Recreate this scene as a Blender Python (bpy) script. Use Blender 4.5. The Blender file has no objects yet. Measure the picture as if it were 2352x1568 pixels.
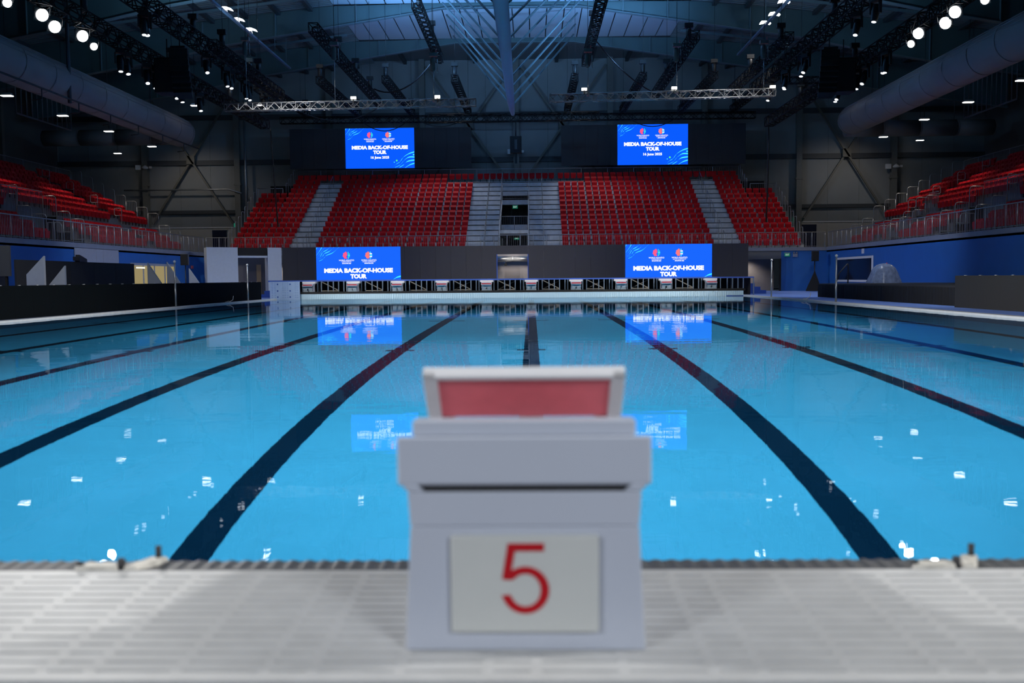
import bpy, bmesh, math, random
from mathutils import Vector, Matrix
random.seed(7)
SC = bpy.context.scene
COL = SC.collection
R = math.radians
# ------------------------------------------------------------------ camera
# World: X to the right, Y along the lanes, Z up; water surface at Z = 0, near end wall at Y = 0,
# X = 0 is the middle of lane 5.  Units are metres.
cam_data = bpy.data.cameras.new('camera')
cam = bpy.data.objects.new('camera', cam_data)
COL.objects.link(cam)
cam.matrix_world = (Matrix.Translation((0.0103, -2.8382, 1.0853))
                    @ Matrix.Rotation(0.02092, 4, 'Z') @ Matrix.Rotation(-0.06667, 4, 'X')
                    @ Matrix.Rotation(0.00863, 4, 'Y') @ Matrix.Rotation(math.pi / 2, 4, 'X'))
cam_data.sensor_fit = 'HORIZONTAL'
cam_data.sensor_width = 36.0
cam_data.lens = 36.0 * 2178.7 / 2352
cam_data.clip_start = 0.05
cam_data.clip_end = 400
cam_data.dof.use_dof = True
cam_data.dof.focus_distance = 45.0
cam_data.dof.aperture_fstop = 2.0
SC.camera = cam
# ------------------------------------------------------------------ exposure / world
SC.view_settings.view_transform = 'Standard'
SC.view_settings.look = 'None'
SC.view_settings.exposure = 0.0
SC.view_settings.gamma = 1.0
SC.view_settings.use_curve_mapping = False
w = bpy.data.worlds.new('hall_world')
SC.world = w
w.use_nodes = True
w.node_tree.nodes['Background'].inputs['Color'].default_value = (0.02, 0.03, 0.045, 1)
w.node_tree.nodes['Background'].inputs['Strength'].default_value = 1.0
cy = SC.cycles
cy.max_bounces = 7
cy.diffuse_bounces = 3
cy.glossy_bounces = 3
cy.transmission_bounces = 4
cy.transparent_max_bounces = 6
cy.sample_clamp_indirect = 2.5
cy.sample_clamp_direct = 40
cy.caustics_reflective = False
cy.adaptive_threshold = 0.09
cy.adaptive_min_samples = 16
cy.caustics_refractive = True
cy.blur_glossy = 0.6
XC = -1.2                       # middle of the hall
# ------------------------------------------------------------------ lights (sports floodlights, high bays)
def aim(obj, target):
    d = Vector(target) - obj.location
    obj.rotation_euler = d.to_track_quat('-Z', 'Y').to_euler()
def spot(name, loc, target, power, size=70, blend=0.7, radius=0.18, col=(1, 1, 1), caustic=True):
    l = bpy.data.lights.new(name, 'SPOT')
    l.energy = power
    l.color = col
    l.spot_size = R(size)
    l.spot_blend = blend
    l.shadow_soft_size = radius
    l.cycles.is_caustics_light = caustic
    o = bpy.data.objects.new(name, l)
    COL.objects.link(o)
    o.location = loc
    aim(o, target)
    return o
FLOOD = []
for i, (y, z) in enumerate(((32.08, 11.24), (34.57, 11.48), (35.54, 11.28), (37.92, 11.51), (38.95, 11.32))):
    FLOOD.append(((-19.0, y, z), -1, i))
for i, (y, z) in enumerate(((33.46, 11.22), (35.97, 11.47), (36.84, 11.27), (39.55, 11.54), (40.34, 11.28))):
    FLOOD.append(((16.9, y, z), 1, i))
# ------------------------------------------------------------------ the light the fittings give, and added fill lamps
PEND_W = 1300
WARM = (1.0, 0.93, 0.84)
NEUT = (1.0, 0.985, 0.965)
for (p, sd, i) in FLOOD:
    if i in (1, 3):            # turned to the far half of the pool
        spot('flood_and_fill_beam', (p[0], p[1] + 0.2, p[2] - 0.12), (XC + sd * 1.0, 50, 0.3), 14500, 58, 0.8, 0.16, NEUT)
    else:
        spot('flood_and_fill_beam', (p[0], p[1] - 0.2, p[2] - 0.12), (XC - sd * 3.0, p[1] - 16, 0), 7600, 62, 0.8, 0.16, NEUT)
for y, ty, e, sz in ((2, 5.0, 12000, 52), (12, 10.0, 20500, 52), (22, 22.0, 10500, 60)):   # the same row of floodlights goes on over the near half of the hall
    for sd in (-1, 1):
        spot('flood_and_fill_beam', (XC + sd * 17.9, y, 11.4), (0.4, ty, 0), e, sz, 0.9, 0.45, NEUT)
for sd in (-1, 1):             # unseen lamps added behind the viewer to brighten the block's rear
    spot('flood_and_fill_beam', (XC + sd * 8.0, -11.0, 6.5), (0, 0.5, 0.2), 3500, 55, 0.8, 1.6, (0.88, 0.93, 1.0))
for sd, X_ in ((-1, -17.3), (1, 14.9)):   # high bay lamps over the stands
    spot('high_bay_and_fill_beam', (X_, 54, 16.3), (X_ - sd * 4, 66, 5), 900, 85, 0.9, 0.3, (1.0, 0.96, 0.92), False)
    spot('high_bay_and_fill_beam', (XC + sd * 5.5, 69.5, 17.6), (XC + sd * 5.5, 69.5, 7), 2200, 85, 0.9, 0.3, (1.0, 0.96, 0.92), False)
    spot('high_bay_and_fill_beam', (XC + sd * 18.5, 67.5, 16.6), (XC + sd * 17.5, 67.5, 5), 480, 80, 0.9, 0.3, (1.0, 0.96, 0.92), False)
    spot('high_bay_and_fill_beam', (XC + sd * 28, 74.5, 12.6), (XC + sd * 27.5, 80, 5), 260, 120, 0.9, 0.3, WARM, False)
    for y in (24, 40):
        spot('high_bay_and_fill_beam', (XC + sd * 16.0, y, 11.0), (XC + sd * 18.5, y + 9, 0), 2300, 75, 0.9, 0.3, (0.92, 0.96, 1.0), False)  # fill lamps without fittings, added to brighten the side decks and walls
for sd in (-1, 1):             # blue wash lamps on the trusses, turned up to the roof
    for y in (44, 56):
        spot('wash_beam', (XC + sd * 7.5, y, 14.2), (XC + sd * 4.5, y + 3, 19.6), 4200, 150, 1.0, 0.3, (0.22, 0.52, 1.0), False)
    spot('wash_beam', (XC + sd * 17, 50, 14.8), (XC + sd * 19, 54, 18), 600, 150, 1.0, 0.3, (0.35, 0.68, 1.0), False)
for sd in (-1, 1):             # small lamps in the passages under the end stand
    spot('passage_beam', (XC + sd * 16.4, 64.0, 2.15), (XC + sd * 16.4, 64.9, 0.3), 90, 130, 0.8, 0.15, WARM, False)
spot('passage_beam', (XC, 61.6, 2.6), (XC, 62.8, 1.2), 70, 130, 0.8, 0.15, WARM, False)
# ------------------------------------------------------------------ materials
MATS = {}
def mat(name, col, rough=0.5, metal=0.0, var=0.0, scale=6.0, bump=0.0, bscale=40.0, spec=0.5, emit=None, estr=1.0, wave=None):
    if name in MATS:
        return MATS[name]
    m = bpy.data.materials.new(name)
    m.use_nodes = True
    nt = m.node_tree
    b = nt.nodes['Principled BSDF']
    b.inputs['Base Color'].default_value = (*col, 1)
    b.inputs['Roughness'].default_value = rough
    b.inputs['Metallic'].default_value = metal
    b.inputs['Specular IOR Level'].default_value = spec
    if emit:
        b.inputs['Emission Color'].default_value = (*emit, 1)
        b.inputs['Emission Strength'].default_value = estr
    tc = None
    if var or bump:
        tc = nt.nodes.new('ShaderNodeTexCoord')
    if var:
        n = nt.nodes.new('ShaderNodeTexNoise')
        n.inputs['Scale'].default_value = scale
        n.inputs['Detail'].default_value = 4
        nt.links.new(tc.outputs['Object'], n.inputs['Vector'])
        r = nt.nodes.new('ShaderNodeValToRGB')
        r.color_ramp.elements[0].position = 0.3
        r.color_ramp.elements[1].position = 0.7
        r.color_ramp.elements[0].color = (*[max(0, c * (1 - var)) for c in col], 1)
        r.color_ramp.elements[1].color = (*[min(1, c * (1 + var)) for c in col], 1)
        nt.links.new(n.outputs['Fac'], r.inputs['Fac'])
        nt.links.new(r.outputs['Color'], b.inputs['Base Color'])
    if bump:
        n2 = nt.nodes.new('ShaderNodeTexNoise')
        n2.inputs['Scale'].default_value = bscale
        nt.links.new(tc.outputs['Object'], n2.inputs['Vector'])
        bp = nt.nodes.new('ShaderNodeBump')
        bp.inputs['Strength'].default_value = bump
        bp.inputs['Distance'].default_value = 0.01
        nt.links.new(n2.outputs['Fac'], bp.inputs['Height'])
        nt.links.new(bp.outputs['Normal'], b.inputs['Normal'])
    MATS[name] = m
    return m
def emis(name, col, strength=1.0):
    if name in MATS:
        return MATS[name]
    m = bpy.data.materials.new(name)
    m.use_nodes = True
    nt = m.node_tree
    nt.nodes.clear()
    e = nt.nodes.new('ShaderNodeEmission')
    e.inputs['Color'].default_value = (*col, 1)
    e.inputs['Strength'].default_value = strength
    if 'screen_blue' not in name:
        m.cycles.emission_sampling = 'NONE'
    o = nt.nodes.new('ShaderNodeOutputMaterial')
    nt.links.new(e.outputs[0], o.inputs[0])
    MATS[name] = m
    return m
def srgb(r, g, b):
    f = lambda c: (c / 255 / 12.92) if c / 255 <= 0.04045 else ((c / 255 + 0.055) / 1.055) ** 2.4
    return (f(r), f(g), f(b))
# ------------------------------------------------------------------ mesh builder
class MB:
    def __init__(s):
        s.v = []; s.f = []; s.sm = []
    def add(s, vs, fs, smooth=False):
        n = len(s.v)
        s.v += [tuple(v) for v in vs]
        s.f += [tuple(i + n for i in f) for f in fs]
        s.sm += [smooth] * len(fs)
        return s
    def box(s, x0, x1, y0, y1, z0, z1):
        return s.add([(x0, y0, z0), (x1, y0, z0), (x1, y1, z0), (x0, y1, z0), (x0, y0, z1), (x1, y0, z1), (x1, y1, z1), (x0, y1, z1)],
                     [(0, 3, 2, 1), (4, 5, 6, 7), (0, 1, 5, 4), (1, 2, 6, 5), (2, 3, 7, 6), (3, 0, 4, 7)])
    def hexa(s, a, b):
        # a, b: two quads of 4 points, same winding (a below/behind b)
        return s.add(list(a) + list(b), [(3, 2, 1, 0), (4, 5, 6, 7), (0, 1, 5, 4), (1, 2, 6, 5), (2, 3, 7, 6), (3, 0, 4, 7)])
    def bar(s, p, q, w, h=None, up=(0, 0, 1)):
        h = w if h is None else h
        p, q = Vector(p), Vector(q)
        d = (q - p).normalized()
        u = Vector(up)
        if abs(d.dot(u)) > 0.98:
            u = Vector((0, 1, 0))
        a = d.cross(u).normalized() * (w / 2)
        b = a.cross(d).normalized() * (h / 2)
        return s.hexa([p - a - b, p + a - b, p + a + b, p - a + b], [q - a - b, q + a - b, q + a + b, q - a + b])
    def tube(s, p, q, r, n=8, r2=None, caps=True):
        r2 = r if r2 is None else r2
        p, q = Vector(p), Vector(q)
        d = (q - p).normalized()
        u = Vector((0, 0, 1)) if abs(d.z) < 0.98 else Vector((0, 1, 0))
        a = d.cross(u).normalized(); b = a.cross(d).normalized()
        vs = []
        for i in range(n):
            t = 2 * math.pi * i / n
            vs.append(p + (a * math.cos(t) + b * math.sin(t)) * r)
        for i in range(n):
            t = 2 * math.pi * i / n
            vs.append(q + (a * math.cos(t) + b * math.sin(t)) * r2)
        s.add(vs, [(i, i + n, (i + 1) % n + n, (i + 1) % n) for i in range(n)], True)
        if caps:
            k = len(s.v) - 2 * n
            s.f += [tuple(k + i for i in range(n)), tuple(k + n + i for i in reversed(range(n)))]
            s.sm += [False, False]
        return s
    def path(s, pts, r, n=6):
        # smooth bent pipe through pts
        pts = [Vector(p) for p in pts]
        rings = []
        for i, p in enumerate(pts):
            if i == 0: d = pts[1] - p
            elif i == len(pts) - 1: d = p - pts[i - 1]
            else: d = (pts[i + 1] - p).normalized() + (p - pts[i - 1]).normalized()
            d.normalize()
            u = Vector((0, 0, 1)) if abs(d.z) < 0.9 else Vector((0.3, 1, 0)).normalized()
            a = d.cross(u).normalized(); b = a.cross(d).normalized()
            rings.append([p + (a * math.cos(2 * math.pi * k / n) + b * math.sin(2 * math.pi * k / n)) * r for k in range(n)])
        # keep rings aligned
        for i in range(1, len(rings)):
            best, bs = 0, 1e9
            for k in range(n):
                dd = sum((rings[i][(j + k) % n] - rings[i - 1][j]).length for j in range(n))
                if dd < bs: bs, best = dd, k
            rings[i] = [rings[i][(j + best) % n] for j in range(n)]
        vs = [v for rg in rings for v in rg]
        fs = []
        for i in range(len(rings) - 1):
            for k in range(n):
                fs.append((i * n + k, (i + 1) * n + k, (i + 1) * n + (k + 1) % n, i * n + (k + 1) % n))
        s.add(vs, fs, True)
        m = len(s.v) - len(vs)
        s.f += [tuple(m + k for k in range(n)), tuple(m + (len(rings) - 1) * n + k for k in reversed(range(n)))]
        s.sm += [False, False]
        return s
    def prism(s, poly, axis, a, b):
        # extrude a 2D polygon along an axis from a to b
        n = len(poly)
        def P(p, t):
            return {'x': (t, p[0], p[1]), 'y': (p[0], t, p[1]), 'z': (p[0], p[1], t)}[axis]
        vs = [P(p, a) for p in poly] + [P(p, b) for p in poly]
        fs = [(i, (i + 1) % n, (i + 1) % n + n, i + n) for i in range(n)]
        fs += [tuple(reversed(range(n))), tuple(range(n, 2 * n))]
        return s.add(vs, fs)
    def lathe(s, prof, c=(0, 0, 0), n=16, axis='z'):
        # prof: list of (r, h)
        vs = []
        for r, h in prof:
            for i in range(n):
                t = 2 * math.pi * i / n
                if axis == 'z': vs.append((c[0] + r * math.cos(t), c[1] + r * math.sin(t), c[2] + h))
                elif axis == 'y': vs.append((c[0] + r * math.cos(t), c[1] + h, c[2] + r * math.sin(t)))
                else: vs.append((c[0] + h, c[1] + r * math.cos(t), c[2] + r * math.sin(t)))
        fs = []
        for j in range(len(prof) - 1):
            for i in range(n):
                fs.append((j * n + i, j * n + (i + 1) % n, (j + 1) * n + (i + 1) % n, (j + 1) * n + i))
        s.add(vs, fs, True)
        m = len(s.v) - len(vs)
        s.f += [tuple(m + i for i in reversed(range(n))), tuple(m + (len(prof) - 1) * n + i for i in range(n))]
        s.sm += [False, False]
        return s
    def mesh(s, name, fix=True):
        me = bpy.data.meshes.new(name)
        me.from_pydata(s.v, [], s.f)
        me.polygons.foreach_set('use_smooth', s.sm)
        me.update()
        if fix and len(s.f) < 60000:
            bm = bmesh.new(); bm.from_mesh(me)
            bmesh.ops.recalc_face_normals(bm, faces=bm.faces)
            bm.to_mesh(me); bm.free()
        return me
    def build(s, name, m, parent=None, bevel=0.0, seg=2):
        me = s.mesh(name)
        me.materials.append(m)
        o = bpy.data.objects.new(name, me)
        COL.objects.link(o)
        if parent is not None:
            o.parent = parent
        if bevel:
            md = o.modifiers.new('bevel', 'BEVEL')
            md.width = bevel; md.segments = seg; md.limit_method = 'ANGLE'
            me.polygons.foreach_set('use_smooth', [True] * len(me.polygons))
            md.harden_normals = True
        return o
def empty(name, loc=(0, 0, 0), rz=0.0, parent=None):
    o = bpy.data.objects.new(name, None)
    COL.objects.link(o)
    o.location = loc
    o.rotation_euler = (0, 0, rz)
    o.empty_display_size = 0.2
    if parent is not None:
        o.parent = parent
    return o
def tag(o, label=None, cat=None, group=None, kind=None):
    if label: o['label'] = label
    if cat: o['category'] = cat
    if group: o['group'] = group
    if kind: o['kind'] = kind
    return o
def struct(o, label=None):
    o['kind'] = 'structure'
    if label: o['label'] = label
    return o
def copy_tree(o, parent=None):
    c = o.copy(); COL.objects.link(c); c.parent = parent
    for ch in o.children:
        copy_tree(ch, c)
    return c
def text_mesh(body, size, align='CENTER', offset=0.0, extrude=0.002, font=None):
    cu = bpy.data.curves.new('text', 'FONT')
    cu.body = body; cu.size = size; cu.align_x = align; cu.align_y = 'CENTER'
    cu.offset = offset; cu.extrude = extrude
    cu.resolution_u = 3
    o = bpy.data.objects.new('text', cu)
    COL.objects.link(o)
    dg = bpy.context.evaluated_depsgraph_get()
    me = bpy.data.meshes.new_from_object(o.evaluated_get(dg))
    bpy.data.objects.remove(o)
    bpy.data.curves.remove(cu)
    return me
def text(name, body, size, loc, m, parent=None, face='-y', offset=0.0, extrude=0.002, width=None, align='CENTER'):
    me = text_mesh(body, size, align, offset, extrude)
    # text lies in XY facing +Z; stand it up facing -Y (towards the camera) or +Y
    if width:
        xs = [v.co.x for v in me.vertices]; k = width / (max(xs) - min(xs)); mid = (max(xs) + min(xs)) / 2
        for v in me.vertices: v.co.x = (v.co.x - mid) * k
    for v in me.vertices:
        x, y, z = v.co
        if face == '-y': v.co = (x, -z, y)
        elif face == '+x': v.co = (z, x, y)
        elif face == '-x': v.co = (-z, -x, y)
        else: v.co = (-x, z, y)
    me.name = name
    me.materials.clear(); me.materials.append(m)
    o = bpy.data.objects.new(name, me)
    COL.objects.link(o)
    o.location = loc
    if parent is not None: o.parent = parent
    return o
# palette
M_WHITE = mat('white_plastic', (0.74, 0.73, 0.74), 0.42, var=0.03, scale=3)
M_GRATE = mat('grating_white', (0.50, 0.50, 0.495), 0.5, var=0.06, scale=9)
M_DKRUB = mat('dark_rubber', (0.055, 0.057, 0.06), 0.45, bump=0.3, bscale=200)
M_RED = mat('red_wedge', (0.93, 0.18, 0.215), 0.5, var=0.04, scale=20)
M_RED2 = mat('red_grip', (0.50, 0.012, 0.025), 0.6, var=0.06, scale=20)
M_REDNUM = mat('red_paint', (0.45, 0.006, 0.012), 0.4)
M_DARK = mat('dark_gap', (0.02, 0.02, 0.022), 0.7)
M_STEEL = mat('galvanised_steel', (0.42, 0.43, 0.45), 0.38, 0.75, var=0.08, scale=5)
M_CHROME = mat('chrome', (0.8, 0.8, 0.82), 0.15, 1.0)
M_BLACK = mat('black_metal', (0.012, 0.012, 0.014), 0.45)
M_BLACKM = mat('black_matt', (0.012, 0.012, 0.013), 0.85)
M_BLUEDECK = mat('blue_deck', (0.20, 0.34, 0.84), 0.55, var=0.05, scale=2)
M_BLUEWALL = mat('blue_wall', (0.016, 0.12, 0.42), 0.6, var=0.04, scale=1.5)
M_COPING = mat('white_coping', (0.72, 0.71, 0.70), 0.45, var=0.05)
M_CONC = mat('grey_concrete', (0.19, 0.2, 0.22), 0.75, var=0.1, scale=2.5)
M_GREYEDGE = mat('grey_fascia', (0.2, 0.22, 0.28), 0.6, var=0.06, scale=2)
# ------------------------------------------------------------------ pool shell and water
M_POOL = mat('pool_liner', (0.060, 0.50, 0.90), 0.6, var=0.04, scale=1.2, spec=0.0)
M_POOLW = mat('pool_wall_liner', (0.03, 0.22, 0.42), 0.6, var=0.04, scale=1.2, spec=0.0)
M_LINE = mat('lane_marking', (0.002, 0.024, 0.062), 0.6, spec=0.0)
XL, XR, DEPTH, ZDK = -14.2, 11.75, 3.2, 0.054
NEARZ, FARZ = 0.2, 0.42
def rec(o):
    o.cycles.is_caustics_receiver = True
    return o
pool = rec(struct(MB().box(XL, XR, 0.0, 50.0, -DEPTH - 0.2, -DEPTH).build('floor', M_POOL), 'light blue pool floor under the water'))
for i in range(10):
    x = -12.5 + 2.5 * i
    b = MB().box(x - 0.14, x + 0.14, 2.0, 48.0, -DEPTH, -DEPTH + 0.004)
    for y, hw in ((2.0, 0.5), (15.0, 0.27), (25.0, 0.53), (35.0, 0.27), (47.8, 0.5)):
        b.box(x - hw, x - 0.14, y, y + 0.22, -DEPTH, -DEPTH + 0.004)
        b.box(x + 0.14, x + hw, y, y + 0.22, -DEPTH, -DEPTH + 0.004)
    rec(b.build('lane_line', M_LINE, pool))
def pool_wall(n, x0, x1, y0, y1, z1):
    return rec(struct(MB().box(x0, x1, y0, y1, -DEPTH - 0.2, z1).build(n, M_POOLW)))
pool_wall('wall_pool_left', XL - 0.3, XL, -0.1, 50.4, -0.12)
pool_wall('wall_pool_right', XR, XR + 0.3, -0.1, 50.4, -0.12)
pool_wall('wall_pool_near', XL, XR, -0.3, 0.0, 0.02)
pool_wall('wall_pool_far', XL, XR, 50.0, 50.3, -0.4)
# dark tile targets on the far wall below each lane line are hidden by the view; the water itself:
def water_material():
    m = bpy.data.materials.new('pool_water')
    m.use_nodes = True
    nt = m.node_tree
    nt.nodes.clear()
    g = nt.nodes.new('ShaderNodeBsdfGlass')
    g.inputs['IOR'].default_value = 1.333
    g.inputs['Roughness'].default_value = 0.0
    g.inputs['Color'].default_value = (0.93, 0.98, 1.0, 1)
    tc = nt.nodes.new('ShaderNodeTexCoord')
    mp = nt.nodes.new('ShaderNodeMapping')
    mp.inputs['Scale'].default_value = (1.0, 1.6, 1.0)
    nt.links.new(tc.outputs['Object'], mp.inputs['Vector'])
    n1 = nt.nodes.new('ShaderNodeTexNoise'); n1.inputs['Scale'].default_value = 1.1; n1.inputs['Detail'].default_value = 1.5
    n2 = nt.nodes.new('ShaderNodeTexNoise'); n2.inputs['Scale'].default_value = 6.0; n2.inputs['Detail'].default_value = 2.0
    for n in (n1, n2):
        nt.links.new(mp.outputs['Vector'], n.inputs['Vector'])
    ad = nt.nodes.new('ShaderNodeMath'); ad.operation = 'MULTIPLY_ADD'
    ad.inputs[1].default_value = 0.12
    nt.links.new(n2.outputs['Fac'], ad.inputs[0]); nt.links.new(n1.outputs['Fac'], ad.inputs[2])
    bp = nt.nodes.new('ShaderNodeBump')
    bp.inputs['Strength'].default_value = 1.0
    bp.inputs['Distance'].default_value = 0.002
    nt.links.new(ad.outputs[0], bp.inputs['Height'])
    nt.links.new(bp.outputs['Normal'], g.inputs['Normal'])
    o = nt.nodes.new('ShaderNodeOutputMaterial')
    nt.links.new(g.outputs[0], o.inputs['Surface'])
    return m
wb = MB()
NX, NY = 12, 24
wv = [(XL + (XR - XL) * i / NX, 0.0 + 50.0 * j / NY, 0.0) for j in range(NY + 1) for i in range(NX + 1)]
wf = [(j * (NX + 1) + i, j * (NX + 1) + i + 1, (j + 1) * (NX + 1) + i + 1, (j + 1) * (NX + 1) + i) for j in range(NY) for i in range(NX)]
wb.add(wv, wf, True)
water = struct(wb.build('water', water_material()), 'still clear pool water reflecting the blue screens')
water.cycles.is_caustics_caster = True
# ------------------------------------------------------------------ decks
struct(MB().box(XC - 21.5, XL - 0.3, -12, 63, -0.2, ZDK - 0.01).build('floor_deck_left', M_BLUEDECK))
struct(MB().box(XR + 0.3, XC + 21.5, -12, 63, -0.2, ZDK - 0.01).build('floor_deck_right', M_BLUEDECK))
struct(MB().box(XL - 0.3, XL + 0.0, 0.1, 50.3, -0.03, ZDK).build('trim_1', M_COPING), 'white coping along the left side of the pool')
struct(MB().box(XR - 0.0, XR + 0.3, 0.1, 50.3, -0.03, ZDK).build('trim_2', M_COPING), 'white coping along the right side of the pool')
# near end deck: dark sub-floor, slotted white grating panels, ridged grip edge
struct(MB().box(XL, XR, -0.86, 0.0, 0.02, NEARZ - 0.045).build('floor_near_deck', mat('grating_tray', (0.38, 0.385, 0.41), 0.7)))
struct(MB().box(XL - 0.3, XR + 0.3, -8.0, -0.82, 0.0, NEARZ - 0.04).build('floor_behind_blocks', mat('navy_floor', (0.012, 0.02, 0.05), 0.4)))
gdeck = empty('near_end_grating', (0, 0, NEARZ))
tag(gdeck, 'white slotted overflow grating behind the near starting block', 'grating')
def grating_panel():
    b = MB()
    PW, D0, T = 0.51, 0.8, 0.03
    rows = 14
    pitch = 0.0527
    y = -0.004
    sw = 0.012
    yb = -0.8
    edges = [-0.0645 - pitch * k for k in range(rows)]
    prev = -0.004
    for yc in edges:
        b.box(0.0, PW, yc + sw / 2, prev, -T, 0.0)
        prev = yc - sw / 2
        # bridges between slots: short | long | long
        for x0, x1 in ((0.0, 0.013), (0.097, 0.123), (0.297, 0.323), (0.497, PW)):
            b.box(x0, x1, yc - sw / 2, yc + sw / 2, -T, -0.0005)
    b.box(0.0, PW, -0.8, prev, -T, 0.0)
    return b
gp = None
for i in range(-8, 8):
    if gp is None:
        gp = grating_panel().build('grating_panel', M_GRATE, gdeck)
        o = gp
    else:
        o = gp.copy(); COL.objects.link(o)
    o.location = (0.415 + 0.51 * i, 0, 0)
grip = empty('grip_edge', (0, 0, 0))
tag(grip, 'dark grey ridged grip edge along the near end of the pool', 'pool edge')
MB().box(-4.2, 4.2, 0.0, 0.118, 0.02, 0.191).build('base', M_DKRUB, grip)
MB().box(-4.2, 4.2, -0.003, 0.012, 0.19, 0.199).build('lip', M_DKRUB, grip)
rb = MB()
rb.prism([(-0.024, 0.189), (-0.018, 0.1925), (-0.006, 0.1955), (0.008, 0.194), (0.018, 0.189)], 'y', 0.012, 0.118)
rdg = rb.build('ridge', M_DKRUB, grip)
rdg.location.x = -4.15
for i in range(1, 166):
    o = rdg.copy(); COL.objects.link(o); o.location.x = -4.15 + 0.05 * i
# ------------------------------------------------------------------ far end bulkhead with raised platform
M_FACE = mat('ribbed_white_wall', (0.60, 0.80, 0.90), 0.5, var=0.04, scale=4)
M_FRAME = mat('bluegrey_frame_paint', (0.20, 0.27, 0.36), 0.45, 0.3, var=0.1, scale=6)
M_FRAME2 = mat('raw_timber_brace', (0.24, 0.22, 0.19), 0.6, var=0.15, scale=8)
bulk = empty('far_end_bulkhead', (0, 50.0, 0))
tag(bulk, 'white ribbed end wall with black ledge at the far end of the pool', 'pool wall')
MB().box(XL, XR, 0.02, 0.3, -0.4, 0.295).build('wall_face', M_FACE, bulk)
rib = MB().box(-0.042, 0.042, 0.0, 0.022, -0.35, 0.285).build('face_slat', M_FACE, bulk)
k = 0
x = XL + 0.06
while x < XR - 0.04:
    o = rib if k == 0 else rib.copy()
    if k: COL.objects.link(o)
    o.location.x = x
    k += 1
    x += 0.1
MB().box(XL, XR + 0.1, 0.0, 0.72, 0.295, 0.41).build('ledge', M_BLACKM, bulk)
# raised timing platform behind the far blocks: blue deck on an open steel frame
plat = empty('raised_platform', (0, 50.72, 0))
tag(plat, 'raised blue platform on open steel frames behind the far starting blocks', 'platform')
PX0, PX1 = -14.9, 12.5
MB().box(PX0, PX1, 0.0, 9.85, 0.985, 1.06).build('deck', mat('blue_deck_edge', (0.05, 0.12, 0.5), 0.5), plat)
MB().box(PX0, PX1, 0.9, 1.0, 0.0, 0.98).build('back_skirt', M_BLACKM, plat)
post = MB().box(-0.028, 0.028, 0.0, 0.06, 0.41, 0.985).build('post', M_FRAME, plat)
first = True
bd = None; pr = None; br = None
for i in range(10):
    xb = -12.5 + 2.5 * i
    for dx in (-0.44, 0.40, 0.62, 1.0, 1.3, 1.6, 1.9):
        if xb + dx > PX1 - 0.02: continue
        o = post if first else post.copy()
        if not first: COL.objects.link(o)
        first = False
        o.location.x = xb + dx
    # white panel behind each block
    o = MB().box(-0.365, 0.365, -0.36, 0.0, 0.876, 0.984).build('white_panel', M_WHITE, plat) if bd is None else bd.copy()
    if bd is None: bd = o
    else: COL.objects.link(o)
    o.location.x = xb
    if i < 9:
        if pr is None:
            o = MB().box(0.62, 1.6, 0.0, 0.05, 0.43, 0.475).build('rail', M_FRAME2, plat); pr = o
            o2 = MB().bar((0.64, 0.04, 0.96), (1.62, 0.04, 0.46), 0.045).build('brace', M_FRAME2, plat); br = o2
        else:
            o = pr.copy(); COL.objects.link(o)
            o2 = br.copy(); COL.objects.link(o2)
        o.location.x = xb; o2.location.x = xb
        if i in (3, 4, 5, 6, 7):
            MB().bar((xb + 0.64, 0.3, 0.46), (xb + 1.6, 0.3, 0.92), 0.035).build('brace', M_FRAME2, plat)
for i in range(12):
    xx = PX0 + 0.4 + i * 2.35
    MB().box(xx - 0.03, xx + 0.03, 0.55, 0.61, 0.0, 0.985).build('post', M_FRAME2, plat)
MB().box(PX1 - 0.05, PX1, 0.0, 0.06, 0.0, 0.985).build('post', M_FRAME, plat)
M_BLUEST = mat('blue_step', (0.018, 0.075, 0.36), 0.55)
def stairs(name, x0, sgn, label):
    t = empty(name, (x0, 53.5, ZDK - 0.01))
    tag(t, label, 'steps', 'steps up to the raised platform')
    for k in range(4):
        a, b_ = sgn * 0.34 * k, sgn * 0.34 * (k + 1)
        MB().box(min(a, b_), max(a, b_), 0, 2.4, 0, 0.82 - 0.205 * k).build('step', M_BLUEST, t)
stairs('platform_stairs', PX1, 1, 'blue steps at the right end of the raised platform')
stairs('platform_stairs', PX0, -1, 'blue steps beside the white portal at the left end of the platform')
# printed board standing in the water at the left end of the bulkhead
pb = empty('printed_board', (-13.72, 49.86, 0))
tag(pb, 'pale blue board covered in rows of small blue prints beside far block', 'board')
M_PB = mat('pale_blue_board', (0.40, 0.55, 0.80), 0.45, var=0.04)
M_INK = mat('blue_ink', (0.05, 0.12, 0.45), 0.5)
MB().box(-0.86, 0.82, 0, 0.05, -0.6, 1.03).build('board', M_PB, pb)
MB().box(-0.86, 0.82, -0.004, 0.0, 1.0, 1.035).build('top_edge', mat('blue_tape', (0.04, 0.12, 0.5), 0.5), pb)
for cx in (-0.42, 0.28):
    for cz in (0.85, 0.48, 0.14):
        MB().lathe([(0.045, 0.0), (0.045, 0.003)], (cx, -0.004, cz), 10, 'y').build('printed_dot', M_INK, pb)
for cx in (-0.72, -0.56, -0.12, 0.0, 0.14, 0.58, 0.7):
    b = MB()
    for cz in (0.92, 0.82, 0.7, 0.6, 0.5, 0.38, 0.24, 0.12):
        wd = 0.03 + 0.02 * random.random()
        for j in range(3):
            b.box(cx - wd, cx + wd, -0.003, 0.0, cz - 0.025 + j * 0.02, cz - 0.018 + j * 0.02)
    b.build('printed_lines', mat('pale_ink', (0.16, 0.27, 0.58), 0.5), pb)
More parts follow.
